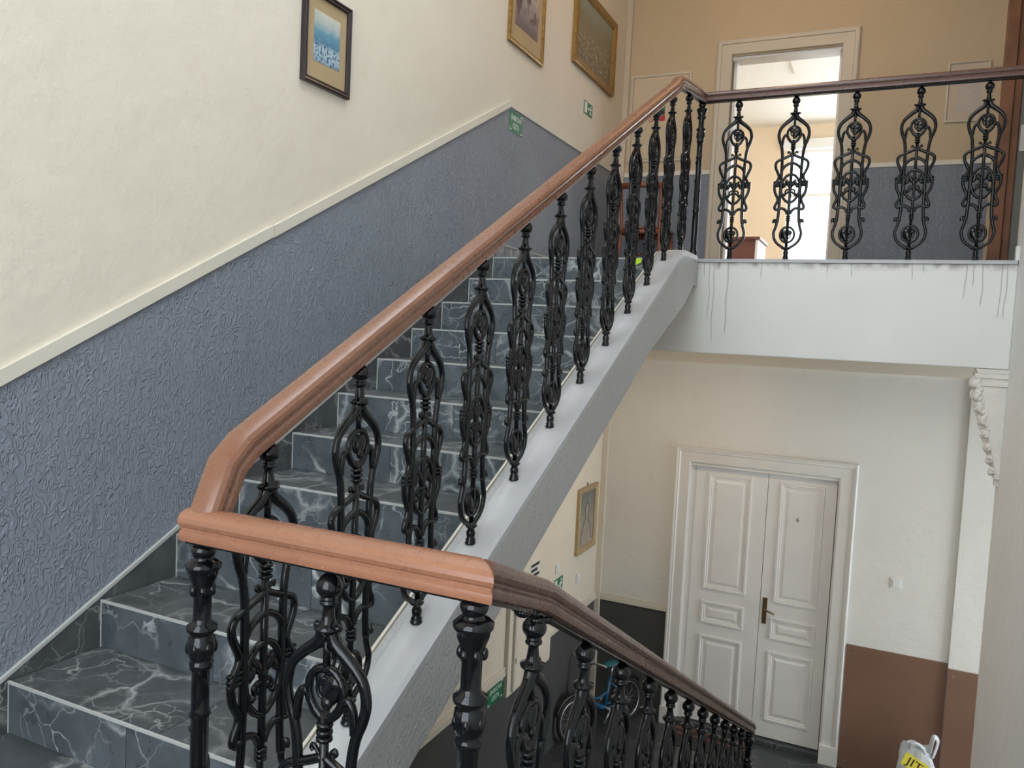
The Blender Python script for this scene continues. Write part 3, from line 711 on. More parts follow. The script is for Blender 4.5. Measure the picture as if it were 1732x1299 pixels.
# --- lower flight
lo = thing('lower_railing', (XL, -1.5, ZF), 'dark brown handrail with black balusters descending behind the near newel post', 'railing')
def lrz(y): return -0.935 - 0.52 * (y + 3.109)
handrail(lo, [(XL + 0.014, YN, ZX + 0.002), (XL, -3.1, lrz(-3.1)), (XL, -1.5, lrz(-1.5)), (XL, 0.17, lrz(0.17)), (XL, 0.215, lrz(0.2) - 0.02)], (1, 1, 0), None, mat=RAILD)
for i in range(11):
    y = -3.109 + 0.297 * i
    baluster(lo, (XL, y, lowz(y)), math.pi / 2, lrz(y) - 0.040 - lowz(y))
newel(lo, XL, 0.20, ZF, lrz(0.2) - 0.034)
lb = MB()   # leaf bracket below the rail's bend
for i in range(7):
    lb.ball((XL + 0.004, -3.20 + 0.022 * i, lrz(-3.20 + 0.022 * i) - 0.043 - 0.006 * math.sin(i * 1.9)), (0.017, 0.013, 0.010), 8)
lb.obj('leaf_bracket', IRON, lo, True)

# ================================================================== DOORS
# lower double door
dr = thing('door_1', (1.4, YB, ZF), kind='structure')
mb = MB()
def casing(mb, W, a0, a1, z0, zt, prof):
    # three-sided moulding; prof = (inset, depth) list
    V = []
    for ins, d in prof: V += [W.P(a0 + ins, z0, d), W.P(a0 + ins, zt - ins, d), W.P(a1 - ins, zt - ins, d), W.P(a1 - ins, z0, d)]
    m = len(prof); F = []
    for i in range(m - 1):
        for k in range(3): F.append((i * 4 + k, i * 4 + k + 1, (i + 1) * 4 + k + 1, (i + 1) * 4 + k))
    mb.add(V, F); return mb
cprof = [(0.0, 0.0), (0.0, 0.034), (0.010, 0.042), (0.022, 0.040), (0.026, 0.032), (0.036, 0.034), (0.044, 0.026), (0.05, 0.024), (0.125, 0.024), (0.130, 0.018), (0.130, 0.0), (0.130, -0.10)]
casing(mb, BW, DX1, DX2, ZF, DZT, cprof).obj('door_frame', FRAMEW, dr)
for a0, a1 in ((DX1, DX1 + 0.135), (DX2 - 0.135, DX2)):
    mb = MB(); BW.rect(mb, a0 - 0.004, a1 - 0.02 if a0 == DX1 else a1 + 0.004, ZF, ZF + 0.16, 0.0, 0.046); bevel(mb.obj('plinth_block', FRAMEW, dr), 0.004)
def moulded(mb, a0, a1, b0, b1, d):
    BW.ring(mb, a0, a1, b0, b1, [(0.0, d), (0.004, d + 0.012), (0.018, d + 0.014), (0.024, d + 0.006), (0.034, d + 0.007), (0.040, d)])
    if a1 - a0 > 0.1 and b1 - b0 > 0.1:
        BW.ring(mb, a0 + 0.055, a1 - 0.055, b0 + 0.055, b1 - 0.055, [(0.0, d - 0.001), (0.02, d + 0.008), (0.0201, d - 0.001)])
        BW.rect(mb, a0 + 0.075, a1 - 0.075, b0 + 0.075, b1 - 0.075, d - 0.001, d + 0.008)
for (a0, a1, panels, nmx) in ((0.845, 1.445, ((0.952, 1.321, -2.618, -1.594), (0.952, 1.321, -2.923, -2.72), (0.952, 1.321, -3.66, -3.025)), 'l'), (1.449, 1.986, ((1.545, 1.898, -2.635, -1.604), (1.535, 1.902, -2.952, -2.761), (1.535, 1.904, -3.66, -3.051)), 'r')):
    mb = MB(); BW.rect(mb, a0, a1, ZF + 0.055, -1.53, -0.11, -0.07); leafo = mb.obj('door_leaf', DOORW, dr)
    for (p0, p1, q0, q1) in panels:
        mb = MB(); moulded(mb, p0, p1, q0, q1, -0.07); auto_smooth(mb.obj('door_panel', DOORW, leafo), 0.5)
    if nmx == 'r':
        mb = MB(); BW.rect(mb, 1.468, 1.506, -2.825, -2.60, -0.07, -0.062); hp = bevel(mb.obj('handle_plate', BRASS, leafo), 0.003); hp['label'] = 'aged brass handle plate'
        mb = MB(); mb.tube([BW.P(1.487, -2.69, -0.065), BW.P(1.487, -2.69, -0.02), BW.P(1.50, -2.692, -0.012), BW.P(1.575, -2.715, -0.012)], 0.0085, 8); mb.obj('door_handle', BRASS, leafo, True)
        BW.text('door_number', '6', 0.05, 1.70, -1.90, -0.061, BRASS, leafo)
mb = MB(); BW.rect(mb, 0.80, 0.845, ZF + 0.02, -1.53, -0.14, -0.075); mb.obj('door_rebate', FRAMEW, dr)
mb = MB(); BW.rect(mb, 0.80, 1.995, ZF, ZF + 0.045, -0.15, 0.0); mb.obj('door_sill', MARBF, dr)
# upper doorway (open)
du = thing('door_2', (1.36, YB, 0.0), kind='structure')
cp2 = [(0.0, 0.0), (0.0, 0.026), (0.012, 0.032), (0.036, 0.030), (0.040, 0.022), (0.118, 0.020), (0.123, 0.014), (0.123, -0.20)]
casing(MB(), BW, UX1, UX2, 0.02, UZT, cp2).obj('door_frame', DIMJ, du)
mb = MB(); BW.poly(mb, [(0.93, 1.92), (1.783, 1.92), (1.783, 1.905), (0.93, 1.905)], -0.19, -0.015); mb.obj('door_head', FRAMEW, du)
for a, b in ((0.93, 0.955), (1.76, 1.783)):
    mb = MB(); BW.rect(mb, a, b, 0.02, 1.905, -0.19, -0.11); mb.obj('door_stop', DOORW, du)
# timber-framed door at the right end of the landing
dt = thing('door_3', (3.3, YB, 0.0), kind='structure')
mb = MB(); BW.rect(mb, 2.885, 2.965, 0.02, 2.6, 0.0, 0.06); bevel(mb.obj('door_frame', TIMBER, dt), 0.005)
mb = MB(); BW.rect(mb, 2.968, 3.015, 0.10, 2.55, 0.0, 0.035); bevel(mb.obj('door_stop', TIMBER, dt), 0.004)
mb = MB(); BW.rect(mb, 2.885, 3.9, 2.55, 2.63, 0.0, 0.065); mb.obj('door_head', TIMBER, dt)
mb = MB(); BW.rect(mb, 3.02, 3.85, 0.03, 2.54, 0.0, 0.02); mb.obj('door_leaf', GREYD, dt)
mb = MB(); BW.rect(mb, 3.03, 3.06, 1.03, 1.22, 0.02, 0.028); mb.obj('lock_plate', SWHITE, dt)

# ================================================================== ROOM BEHIND THE UPPER DOORWAY
RY = 7.72
box('wall_room_left', -1.2, -1.0, YB + 0.2, RY + 0.2, -0.1, 2.75, PEACH, kind='structure')
MB().box(3.4, 3.6, YB + 0.2, 3.6, -0.1, 2.75).box(3.4, 3.6, 6.8, RY + 0.2, -0.1, 2.75).box(3.4, 3.6, 3.6, 6.8, -0.1, 0.35).box(3.4, 3.6, 3.6, 6.8, 2.25, 2.75).obj('wall_room_right', PEACH, kind='structure')
rb = MB()
rx0, rx1, rz0, rz1 = 0.80, 3.10, 0.45, 2.36
rb.box(-1.0, rx0, RY, RY + 0.2, -0.1, 2.7).box(rx1, 3.4, RY, RY + 0.2, -0.1, 2.7).box(rx0, rx1, RY, RY + 0.2, -0.1, rz0).box(rx0, rx1, RY, RY + 0.2, rz1, 2.7)
rb.obj('wall_room_back', PEACH, kind='structure')
box('wall_room_front', -1.0, 3.4, YB + 0.2, YB + 0.21, ZC - 0.4, ZC, PEACH, kind='structure')
box('ceiling_room', -1.2, 3.6, YB + 0.2, RY + 0.2, 2.70, 2.85, CEIL, kind='structure')
box('floor_room', -1.2, 3.6, YB + 0.001, RY + 0.2, -0.1, 0.02, PINE, kind='structure')
box('trim_1', 1.09, 2.6, 3.7, 5.45, 2.66, 2.70, CEIL, kind='structure')
w2 = thing('window_2', (1.75, RY + 0.1, rz0), kind='structure')
window(w2, rx0, rx1, rz0, rz1, RY + 0.06, 2, (0.66,), 0.06, 0.06)
mb = MB().box(rx0 - 0.10, rx1 + 0.10, RY - 0.10, RY - 0.001, rz1 - 0.02, rz1 + 0.12); bevel(mb.obj('blind_box', DOORW, w2), 0.006)
ds = thing('desk', (0.72, 4.2, 0.02), 'brown desk with a pale side seen through the open upper doorway', 'desk')
mb = MB().box(0.30, 1.03, 3.95, 4.55, 0.60, 0.63); bevel(mb.obj('desk_top', DARKWOOD, ds), 0.006)
box('back_panel', 0.32, 0.985, 3.98, 4.0, 0.10, 0.60, DARKWOOD, ds)
mb = MB().box(0.985, 1.01, 3.97, 4.53, 0.02, 0.60); mb.obj('side_panel', SWHITE, ds)
box('side_panel', 0.31, 0.332, 3.97, 4.53, 0.02, 0.60, DARKWOOD, ds)
box('drawer', 0.34, 0.98, 4.49, 4.53, 0.40, 0.58, DARKWOOD, ds)

# ================================================================== CORBEL
co = thing('corbel', (2.80, YE + 0.05, -1.16), 'white carved acanthus corbel under the right end of the beam', 'corbel')
cpf = [(2.722, -0.625), (2.735, -0.70), (2.762, -0.80), (2.795, -0.91), (2.822, -1.02), (2.842, -1.10), (2.861, -1.10), (2.861, -0.625)]
mb = MB().prism(cpf, 1, YE + 0.004, YE + 0.105); bevel(mb.obj('body', CARVED, co), 0.004)
mb = MB().prism([(2.708, -0.532), (2.861, -0.532), (2.861, -0.555), (2.716, -0.555)], 1, YE - 0.006, YE + 0.115)
mb.prism([(2.703, -0.556), (2.861, -0.556), (2.861, -0.582), (2.712, -0.582), (2.705, -0.572)], 1, YE - 0.008, YE + 0.117)
mb.prism([(2.720, -0.583), (2.861, -0.583), (2.861, -0.624), (2.735, -0.624), (2.728, -0.60)], 1, YE - 0.002, YE + 0.11)
mb.obj('abacus', CARVED, co)
lfm = MB(); cy = YE + 0.05
front = smooth_path([(2.712, 0, -0.60), (2.722, 0, -0.68), (2.745, 0, -0.77), (2.772, 0, -0.86), (2.795, 0, -0.95), (2.815, 0, -1.03), (2.835, 0, -1.10)], 5)
for i, p in enumerate(front):
    w = 0.044 - 0.020 * i / len(front)
    for k, dy in enumerate((-0.045, -0.022, 0.0, 0.022, 0.042)):
        r = w * (1.0 - 0.25 * abs(k - 2) / 2) * (0.88 + 0.22 * math.sin(i * 1.7 + k))
        lfm.ball((p.x + 0.006 * abs(k - 2) - 0.010 * math.sin(i * 1.6), cy + dy * (1 - 0.45 * i / len(front)), p.z), (max(0.007, r * 0.62), 0.015, max(0.010, r * 0.9)), 8, Matrix.Rotation(0.5 * math.sin(i * 1.3 + k), 3, 'Y'))
lfm.obj('acanthus_leaf', CARVED, co, True)
mb = MB().box(2.835, 2.861, YE + 0.0, YE + 0.10, -1.125, -1.10).box(2.842, 2.861, YE + 0.02, YE + 0.085, -1.165, -1.125); bevel(mb.obj('drop', CARVED, co), 0.003)

# ================================================================== PICTURES
def picture(name, label, W, a0, a1, b0, b1, fprof, fmat, matw, pmat, cat='picture'):
    c = W.P((a0 + a1) / 2, b0, 0); t = thing(name, c, label, cat)
    mb = MB(); W.ring(mb, a0, a1, b0, b1, fprof); mb.obj('frame', fmat, t)
    fw_ = fprof[-2][0] if len(fprof) > 2 else 0.02
    if matw:
        mb = MB(); W.rect(mb, a0 + fw_ - 0.004, a1 - fw_ + 0.004, b0 + fw_ - 0.004, b1 - fw_ + 0.004, 0.004, 0.009); mb.obj('mat_board', MATB, t)
    l, r, bt, tp = matw if matw else (0, 0, 0, 0)
    mb = MB(); W.rect(mb, a0 + fw_ + l - (0.004 if not matw else 0), a1 - fw_ - r + (0.004 if not matw else 0), b0 + fw_ + bt, b1 - fw_ - tp, 0.006, 0.0105 if matw else 0.010); mb.obj('print', pmat, t)
    return t
fp1 = [(0.0, 0.0), (0.0, 0.020), (0.006, 0.024), (0.016, 0.020), (0.020, 0.022), (0.026, 0.016), (0.026, 0.0)]
picture('framed_picture', 'blue landscape print in tan mat and dark frame, leftmost picture', LW, -1.812, -1.500, 0.536, 0.925, fp1, PURPLEF, (0.045, 0.045, 0.075, 0.055), PIC1)
fp2 = [(0.0, 0.0), (0.0, 0.022), (0.010, 0.026), (0.020, 0.022), (0.030, 0.014), (0.030, 0.0)]
picture('framed_picture', 'brownish print in tan mat and thin gold frame above the sign', LW, 0.070, 0.600, 1.345, 2.02, fp2, GOLD, (0.06, 0.06, 0.10, 0.08), PIC2)
fp3 = [(0.0, 0.0), (0.0, 0.030), (0.014, 0.036), (0.034, 0.028), (0.046, 0.030), (0.062, 0.014), (0.062, 0.0)]
picture('framed_picture', 'large olive painting in wide gold frame nearest the upper corner', LW, 1.148, 2.080, 1.562, 2.16, fp3, GOLD, None, PIC3)
p4 = picture('framed_picture', 'grey picture of a robed figure in pale gold frame downstairs', LW, 1.80, 2.275, -2.325, -1.757, [(0.0, 0.0), (0.0, 0.028), (0.014, 0.034), (0.034, 0.022), (0.050, 0.016), (0.050, 0.0)], PALEGOLD, None, PIC4)
fa, fb = 2.04, -2.27
mb = MB(); LW.poly(mb, [(fa - 0.15, fb), (fa + 0.15, fb), (fa + 0.13, fb + 0.12), (fa + 0.05, fb + 0.22), (fa + 0.045, fb + 0.33), (fa + 0.0, fb + 0.38), (fa - 0.045, fb + 0.33), (fa - 0.05, fb + 0.22), (fa - 0.13, fb + 0.12)], 0.0100, 0.0108)
mb.obj('robed_figure', paint('pale_robe_print', (0.36, 0.31, 0.25), 0.5, 0.15, 12), p4)
mb = MB(); LW.disc(mb, fa, fb + 0.315, 0.03, 0.0108, 0.0114); mb.obj('figure_face', paint('face_print', (0.42, 0.35, 0.27), 0.5), p4)
mb = MB()
for sg in (-1, 1): mb.tube(smooth_path([LW.P(fa + sg * 0.14, fb + 0.02, 0.0112), LW.P(fa + sg * 0.10, fb + 0.15, 0.0112), LW.P(fa + sg * 0.035, fb + 0.22, 0.0112), LW.P(fa + sg * 0.042, fb + 0.31, 0.0112), LW.P(fa, fb + 0.375, 0.0112)], 4), 0.0035, 6)
mb.obj('robe_outline', paint('dark_outline_print', (0.10, 0.085, 0.07), 0.5), p4)
mb = MB(); mb.tube([LW.P(2.03, -1.75, 0.008), LW.P(2.03, -1.725, 0.008)], 0.005, 6); mb.obj('hook', BLACKP, p4)
# framed notice on the landing wall
nt_ = thing('framed_notice', BW.P(2.67, 1.27, 0), 'pale framed notice on the upper wall beside the timber door frame', 'notice')
mb = MB(); BW.ring(mb, 2.53, 2.81, 1.27, 1.715, [(0.0, 0.0), (0.0, 0.014), (0.012, 0.016), (0.02, 0.008), (0.02, 0.0)]); mb.obj('frame', DIMJ, nt_)
mb = MB(); BW.rect(mb, 2.545, 2.795, 1.285, 1.70, 0.002, 0.006); mb.obj('mat_board', paint('pale_notice_board', (0.56, 0.45, 0.34), 0.7), nt_)
mb = MB(); BW.rect(mb, 2.60, 2.755, 1.345, 1.655, 0.006, 0.008); mb.obj('print', PAPER, nt_)

# ================================================================== SIGNS
def exit_sign(label, W, a0, a1, b0, b1):
    t = thing('exit_sign', W.P((a0 + a1) / 2, b0, 0), label, 'sign', 'green exit signs')
    w = a1 - a0; h = b1 - b0
    mb = MB(); W.rect(mb, a0, a1, b0, b1, 0.0, 0.004); mb.obj('plate', GREEN, t)
    mb = MB(); W.rect(mb, a0 + w * 0.05, a0 + w * 0.34, b0 + h * 0.08, b0 + h * 0.92, 0.004, 0.005); mb.obj('doorway_symbol', SWHITE, t)
    def q(pts): return [(a0 + w * x, b0 + h * y) for x, y in pts]
    mb = MB(); W.poly(mb, q([(0.40, 0.50), (0.50, 0.68), (0.50, 0.56), (0.62, 0.56), (0.62, 0.44), (0.50, 0.44), (0.50, 0.32)]), 0.004, 0.005); mb.obj('arrow_symbol', SWHITE, t)
    mb = MB(); W.disc(mb, a0 + w * 0.80, b0 + h * 0.82, h * 0.085, 0.004, 0.005, 10)
    W.poly(mb, q([(0.70, 0.70), (0.80, 0.73), (0.84, 0.68), (0.80, 0.45), (0.72, 0.42)]), 0.004, 0.005)
    W.poly(mb, q([(0.70, 0.70), (0.62, 0.56), (0.65, 0.53), (0.74, 0.64)]), 0.004, 0.0052)
    W.poly(mb, q([(0.82, 0.68), (0.93, 0.60), (0.94, 0.52), (0.80, 0.60)]), 0.004, 0.0052)
    W.poly(mb, q([(0.72, 0.45), (0.66, 0.27), (0.68, 0.10), (0.73, 0.10), (0.73, 0.26), (0.79, 0.42)]), 0.004, 0.0054)
    W.poly(mb, q([(0.78, 0.45), (0.86, 0.30), (0.95, 0.20), (0.92, 0.14), (0.80, 0.26), (0.73, 0.43)]), 0.004, 0.0054)
    mb.obj('running_figure', SWHITE, t); return t
exit_sign('small green running figure exit sign under the olive painting upstairs', LW, 1.464, 1.650, 1.275, 1.372)
exit_sign('small green running figure exit sign on the downstairs wall', LW, 1.365, 1.55, -2.56, -2.42)
def route_sign(label, a0, a1, b0, b1):
    t = thing('route_sign', LW.P((a0 + a1) / 2, b0, 0), label, 'sign', 'green escape route signs')
    w = a1 - a0; h = b1 - b0
    mb = MB(); LW.rect(mb, a0, a1, b0, b1, 0.004, 0.0065); mb.obj('plate', GREEN, t)
    LW.text('lettering', '\u00daNIKOV\u00c1', h * 0.36, (a0 + a1) / 2, b0 + h * 0.68, 0.0072, SWHITE, t, w * 0.78 / (h * 0.36 * 4.3))
    LW.text('lettering', 'CESTA', h * 0.36, (a0 + a1) / 2, b0 + h * 0.30, 0.0072, SWHITE, t, w * 0.56 / (h * 0.36 * 3.3))
    mb = MB(); LW.rect(mb, a0 + w * 0.03, a0 + w * 0.16, b0 + h * 0.06, b0 + h * 0.11, 0.0065, 0.0075); LW.rect(mb, a0 + w * 0.03, a0 + w * 0.05, b0 + h * 0.11, b0 + h * 0.22, 0.0065, 0.0075)
    LW.rect(mb, a1 - w * 0.16, a1 - w * 0.03, b0 + h * 0.06, b0 + h * 0.11, 0.0065, 0.0075); LW.rect(mb, a1 - w * 0.16, a1 - w * 0.03, b1 - h * 0.11, b1 - h * 0.06, 0.0065, 0.0075); LW.rect(mb, a1 - w * 0.05, a1 - w * 0.03, b1 - h * 0.22, b1 - h * 0.11, 0.0065, 0.0075)
    mb.obj('corner_marks', SWHITE, t, kind='stuff'); return t
route_sign('green escape route sign at the peak of the grey dado', 0.150, 0.345, 0.815, 0.945)
route_sign('green escape route sign low on the wall beside the downstairs cabinet', 0.235, 0.475, -3.0, -2.79 - 0.075)

# ================================================================== WALL CABINETS AND SWITCHES
cu = thing('wall_cabinet', BW.P(0.32, 1.09, 0), 'flush cream wall cabinet with warning stickers on the landing', 'cabinet')
mb = MB(); BW.ring(mb, 0.07, 0.605, 1.085, 1.835, [(0, 0), (0, 0.012), (0.022, 0.012), (0.022, 0.004), (0.022, 0.0)]); mb.obj('cabinet_frame', DIMJ, cu)
mb = MB(); BW.rect(mb, 0.096, 0.579, 1.111, 1.809, 0.0, 0.010); mb.obj('cabinet_door', DIML, cu)
mb = MB(); BW.poly(mb, [(0.325, 1.575), (0.395, 1.575), (0.36, 1.635)], 0.010, 0.0112); mb.obj('warning_sticker', YELLOW, cu)
mb = MB(); BW.rect(mb, 0.262, 0.385, 1.525, 1.572, 0.010, 0.011); mb.obj('green_sticker', GREEN, cu)
mb = MB(); BW.rect(mb, 0.30, 0.385, 1.482, 1.524, 0.010, 0.011); mb.obj('black_sticker', BLACKP, cu)
mb = MB(); BW.disc(mb, 0.268, 1.500, 0.026, 0.010, 0.011); mb.obj('round_sticker', BLACKP, cu)
mb = MB(); BW.rect(mb, 0.345, 0.375, 1.545, 1.566, 0.011, 0.0115); BW.rect(mb, 0.325, 0.345, 1.490, 1.515, 0.011, 0.0115); BW.rect(mb, 0.265, 0.271, 1.484, 1.516, 0.011, 0.0115); mb.obj('sticker_symbols', SWHITE, cu, kind='stuff')
mb = MB(); BW.rect(mb, 0.298, 0.390, 1.430, 1.478, 0.010, 0.011); mb.obj('red_sticker', RED, cu); mb = MB()
pts = [BW.P(0.268 + 0.022 * math.cos(k * 0.524), 1.452 + 0.022 * math.sin(k * 0.524), 0.011) for k in range(12)]; mb.tube(pts, 0.0035, 6, closed=True)
mb.tube([BW.P(0.254, 1.466, 0.011), BW.P(0.282, 1.438, 0.011)], 0.003, 6); mb.obj('prohibition_sticker', RED, cu)
cl = thing('electric_cabinet', LW.P(0.85, -3.02, 0), 'cream wall cabinet with a small keyhole above the downstairs dado', 'cabinet')
mb = MB(); LW.rect(mb, 0.49, 1.27, -3.02, -1.62, 0.0, 0.03); mb.obj('cabinet_body', CREAM, cl)
mb = MB(); LW.rect(mb, 0.555, 0.60, -3.0, -1.64, 0.03, 0.050); bevel(mb.obj('cabinet_stile', TRIMC, cl), 0.003)
mb = MB(); LW.rect(mb, 0.605, 1.25, -3.0, -1.64, 0.03, 0.042); bevel(mb.obj('cabinet_door', CREAM, cl), 0.003)
mb = MB(); LW.disc(mb, 0.578, -2.77, 0.009, 0.050, 0.052, 10); LW.rect(mb, 0.574, 0.582, -2.80, -2.77, 0.050, 0.052); mb.obj('keyhole', BLACKP, cl)
il = thing('instruction_plate', LW.P(0.86, -2.30, 0.04), 'small black and white plate on the downstairs wall cabinet', 'sign')
mb = MB(); LW.rect(mb, 0.775, 0.945, -2.30, -2.13, 0.0425, 0.045); mb.obj('plate', SWHITE, il)
mb = MB()
for i, (a, b) in enumerate(((0.785, 0.935), (0.785, 0.90), (0.80, 0.935), (0.785, 0.92))): LW.rect(mb, a, b, -2.165 - i * 0.038, -2.142 - i * 0.038, 0.045, 0.046)
mb.obj('printed_bars', BLACKP, il, kind='stuff')
def switch(label, W, a, b, s=0.08, group='wall switches'):
    t = thing('light_switch', W.P(a, b - s / 2, 0), label, 'switch', group)
    mb = MB(); W.rect(mb, a - s / 2, a + s / 2, b - s / 2, b + s / 2, 0.0, 0.010); bevel(mb.obj('surround', SWHITE, t), 0.003)
    mb = MB(); W.rect(mb, a - s * 0.33, a + s * 0.33, b - s * 0.33, b + s * 0.33, 0.010, 0.016); bevel(mb.obj('rocker', SWHITE, t), 0.003)
switch('white light switch on the wall right of the white double door', BW, 2.467, -2.283, 0.082)
switch('white switch on the downstairs left wall above the exit sign', LW, 1.42, -2.335, 0.085)
switch('white switch on the downstairs left wall nearest the corner', LW, 1.92, -2.545, 0.085)

# ================================================================== LOWER HALL THINGS
for (a0, a1, b1, d, lb_) in ((DX2 + 0.008, 2.8635, -2.835, 0.012, 'large brown laminate wall panel beside the white double door'), (2.8655, 3.10, -2.862, 0.052, 'narrow brown laminate panel on the pilaster by the right wall')):
    mb = MB(); BW.rect(mb, a0, a1, ZF, b1, 0.0 if d < 0.03 else 0.036, d); o = bevel(mb.obj('wall_panel', LAM), 0.002); tag(o, lb_, 'panel', 'brown wall panels')
    mb = MB()
    for (sa, sb) in ((a0 + 0.04, b1 - 0.05), (a0 + 0.05, ZF + 0.06)):
        mb = MB(); BW.disc(mb, sa, sb, 0.007, d, d + 0.002, 8); mb.obj('screw', STEEL, o)
mt = thing('doormat', (1.15, 2.2, ZF), 'dark doormat with red-brown border lines before the white door', 'mat')
mb = MB().box(0.82, 1.45, 2.06, 2.36, ZF, ZF + 0.012); mb.obj('mat_body', MATF, mt)
RBB = paint('red_brown_border', (0.16, 0.05, 0.03), 0.7)
for a, b in ((2.34, 2.37), (2.25, 2.275)): box('mat_border', 0.82, 1.45, a, b, ZF + 0.012, ZF + 0.020, RBB, mt)
# bicycle
bk = thing('bicycle', (0.26, 1.98, ZF), "blue child's bicycle leaning in the downstairs corner", 'bicycle')
WRd = 0.19
Fc = Vector((0.14, 1.66, ZF + WRd)); Rc = Vector((0.42, 2.28, ZF + WRd))
dd = (Rc - Fc); dd.z = 0; WBs = dd.length; dd.normalize(); nn = Vector((dd.y, -dd.x, 0))
lean = Vector((-0.12, 0.05, 1)).normalized()
def BP(s, z, o=0.0): return Vector((Fc.x, Fc.y, ZF)) + dd * s + Vector((-0.10 * z, 0.04 * z, z)) + nn * o
def wheel(s):
    c = BP(s, WRd); up_ = (BP(s, 1) - BP(s, 0)).normalized()
    def ring(r, tr, name, mat, par):
        mb = MB(); mb.tube([c + dd * r * math.cos(2 * math.pi * k / 28) + up_ * r * math.sin(2 * math.pi * k / 28) for k in range(28)], tr, 8, closed=True); return mb.obj(name, mat, par, True)
    w = ring(WRd - 0.016, 0.017, 'wheel', RUBBER, bk); ring(WRd - 0.036, 0.008, 'rim', STEEL, w)
    mb = MB(); mb.tube([c - nn * 0.035, c + nn * 0.035], 0.014, 8); mb.obj('hub', STEEL, w, True)
    mb = MB()
    for k in range(18):
        th = 2 * math.pi * k / 18; mb.tube([c + nn * (0.02 if k % 2 else -0.02), c + dd * (WRd - 0.036) * math.cos(th) + up_ * (WRd - 0.036) * math.sin(th)], 0.0016, 4)
    mb.obj('spokes', STEEL, w, kind='stuff')
    mb = MB(); mb.tube([c + dd * (WRd + 0.018) * math.cos(a) + up_ * (WRd + 0.018) * math.sin(a) for a in [0.25 + 2.5 * i / 14 for i in range(15)]], 0.016, 6); mb.obj('mudguard', BLACKP, w, True)
wheel(0.0); wheel(WBs)
hd1, hd0 = BP(0.14, 0.50), BP(0.11, 0.40); bb = BP(0.38, 0.20); se = BP(0.47, 0.44)
mb = MB(); mb.tube([hd0, hd1], 0.019, 10)
mb.tube(smooth_path([hd0 + Vector((0, 0, 0.02)), BP(0.22, 0.30), BP(0.32, 0.22), bb], 4), 0.022, 10); mb.tube([bb, se], 0.016, 10)
mb.tube(smooth_path([BP(0.18, 0.345), BP(0.30, 0.295), BP(0.42, 0.32)], 4), 0.012, 8)
for o in (-0.03, 0.03): mb.tube([bb + nn * o, BP(WBs, WRd, o)], 0.009, 8); mb.tube([BP(0.45, 0.40, o * 0.4), BP(WBs, WRd, o)], 0.008, 8)
mb.obj('bike_frame', BLUE, bk, True)
mb = MB()
for o in (-0.032, 0.032): mb.tube([hd0, BP(0.085, 0.36, o), BP(0.0, WRd, o)], 0.010, 8)
mb.obj('fork', BLUE, bk, True)
mb = MB(); mb.tube([se, BP(0.50, 0.535)], 0.011, 8); mb.obj('seat_post', STEEL, bk, True)
mb = MB(); mb.ball(BP(0.50, 0.55), (0.055, 0.11, 0.022), 12, Matrix.Rotation(math.atan2(dd.x, dd.y) * -1, 3, 'Z')); mb.obj('saddle', TEAL, bk, True)
mb = MB(); mb.tube([hd1, BP(0.15, 0.60)], 0.011, 8); mb.tube(smooth_path([BP(0.19, 0.66, -0.22), BP(0.14, 0.67, -0.12), BP(0.15, 0.60, 0), BP(0.14, 0.67, 0.12), BP(0.19, 0.66, 0.22)], 4), 0.010, 8); mb.obj('handlebar', STEEL, bk, True)
mb = MB(); mb.tube([bb - nn * 0.07, bb + nn * 0.07], 0.012, 8); mb.tube([bb + nn * 0.07, BP(0.30, 0.11, 0.07)], 0.008, 6); mb.tube([bb - nn * 0.07, BP(0.46, 0.28, -0.07)], 0.008, 6); mb.obj('pedals', STEEL, bk, True)
mb = MB(); mb.tube(smooth_path([BP(0.14, 0.65, 0.1), BP(0.06, 0.58, 0.06), BP(0.10, 0.46, 0.03), BP(0.16, 0.40, 0.02)], 5), 0.003, 5); mb.obj('brake_cable', BLACKP, bk, True)
# plastic carrier bag
bgt = thing('plastic_bag', (2.70, 2.22, ZF), 'white plastic carrier bag with yellow label standing by brown panel', 'bag')
V = []; F = []; nu, nv = 24, 14
rs = random.Random(3)
for j in range(nv + 1):
    t = j / nv; z = ZF + 0.42 * t
    rx = 0.165 * (1 - 0.46 * t ** 1.4) * (0.80 + 0.2 * min(1, t * 6)); ry = 0.10 * (1 - 0.62 * t ** 1.3) * (0.85 + 0.15 * min(1, t * 6))
    for i in range(nu):
        th = 2 * math.pi * i / nu; k = 1 + 0.09 * math.sin(3 * th + 5 * t) + 0.06 * math.sin(7 * th - 9 * t) + rs.uniform(-0.035, 0.035)
        V.append((2.71 - 0.02 * t + rx * k * math.cos(th), 2.24 + ry * k * math.sin(th), z + 0.012 * math.sin(4 * th) * t))
for j in range(nv):
    for i in range(nu):
        l = (i + 1) % nu; F.append((j * nu + i, j * nu + l, (j + 1) * nu + l, (j + 1) * nu + i))
F.append(tuple(range(nu - 1, -1, -1))); F.append(tuple(nv * nu + i for i in range(nu)))
mk('bag_body', V, F, BAGM, bgt)
mb = MB(); zt = ZF + 0.41
mb.tube(smooth_path([(2.775, 2.21, zt - 0.02), (2.785, 2.20, zt + 0.07), (2.80, 2.20, zt + 0.115), (2.825, 2.21, zt + 0.08), (2.815, 2.22, zt), (2.80, 2.22, zt - 0.06)], 5), 0.019, 8, flat=0.4)
mb.obj('bag_handle', BAGM, bgt, True)
mb = MB(); mb.tube(smooth_path([(2.635, 2.20, zt - 0.02), (2.65, 2.185, zt + 0.03), (2.69, 2.185, zt + 0.035), (2.73, 2.19, zt + 0.01), (2.75, 2.20, zt - 0.03)], 5), 0.012, 8, flat=0.4); mb.obj('bag_handle', BAGM, bgt, True)
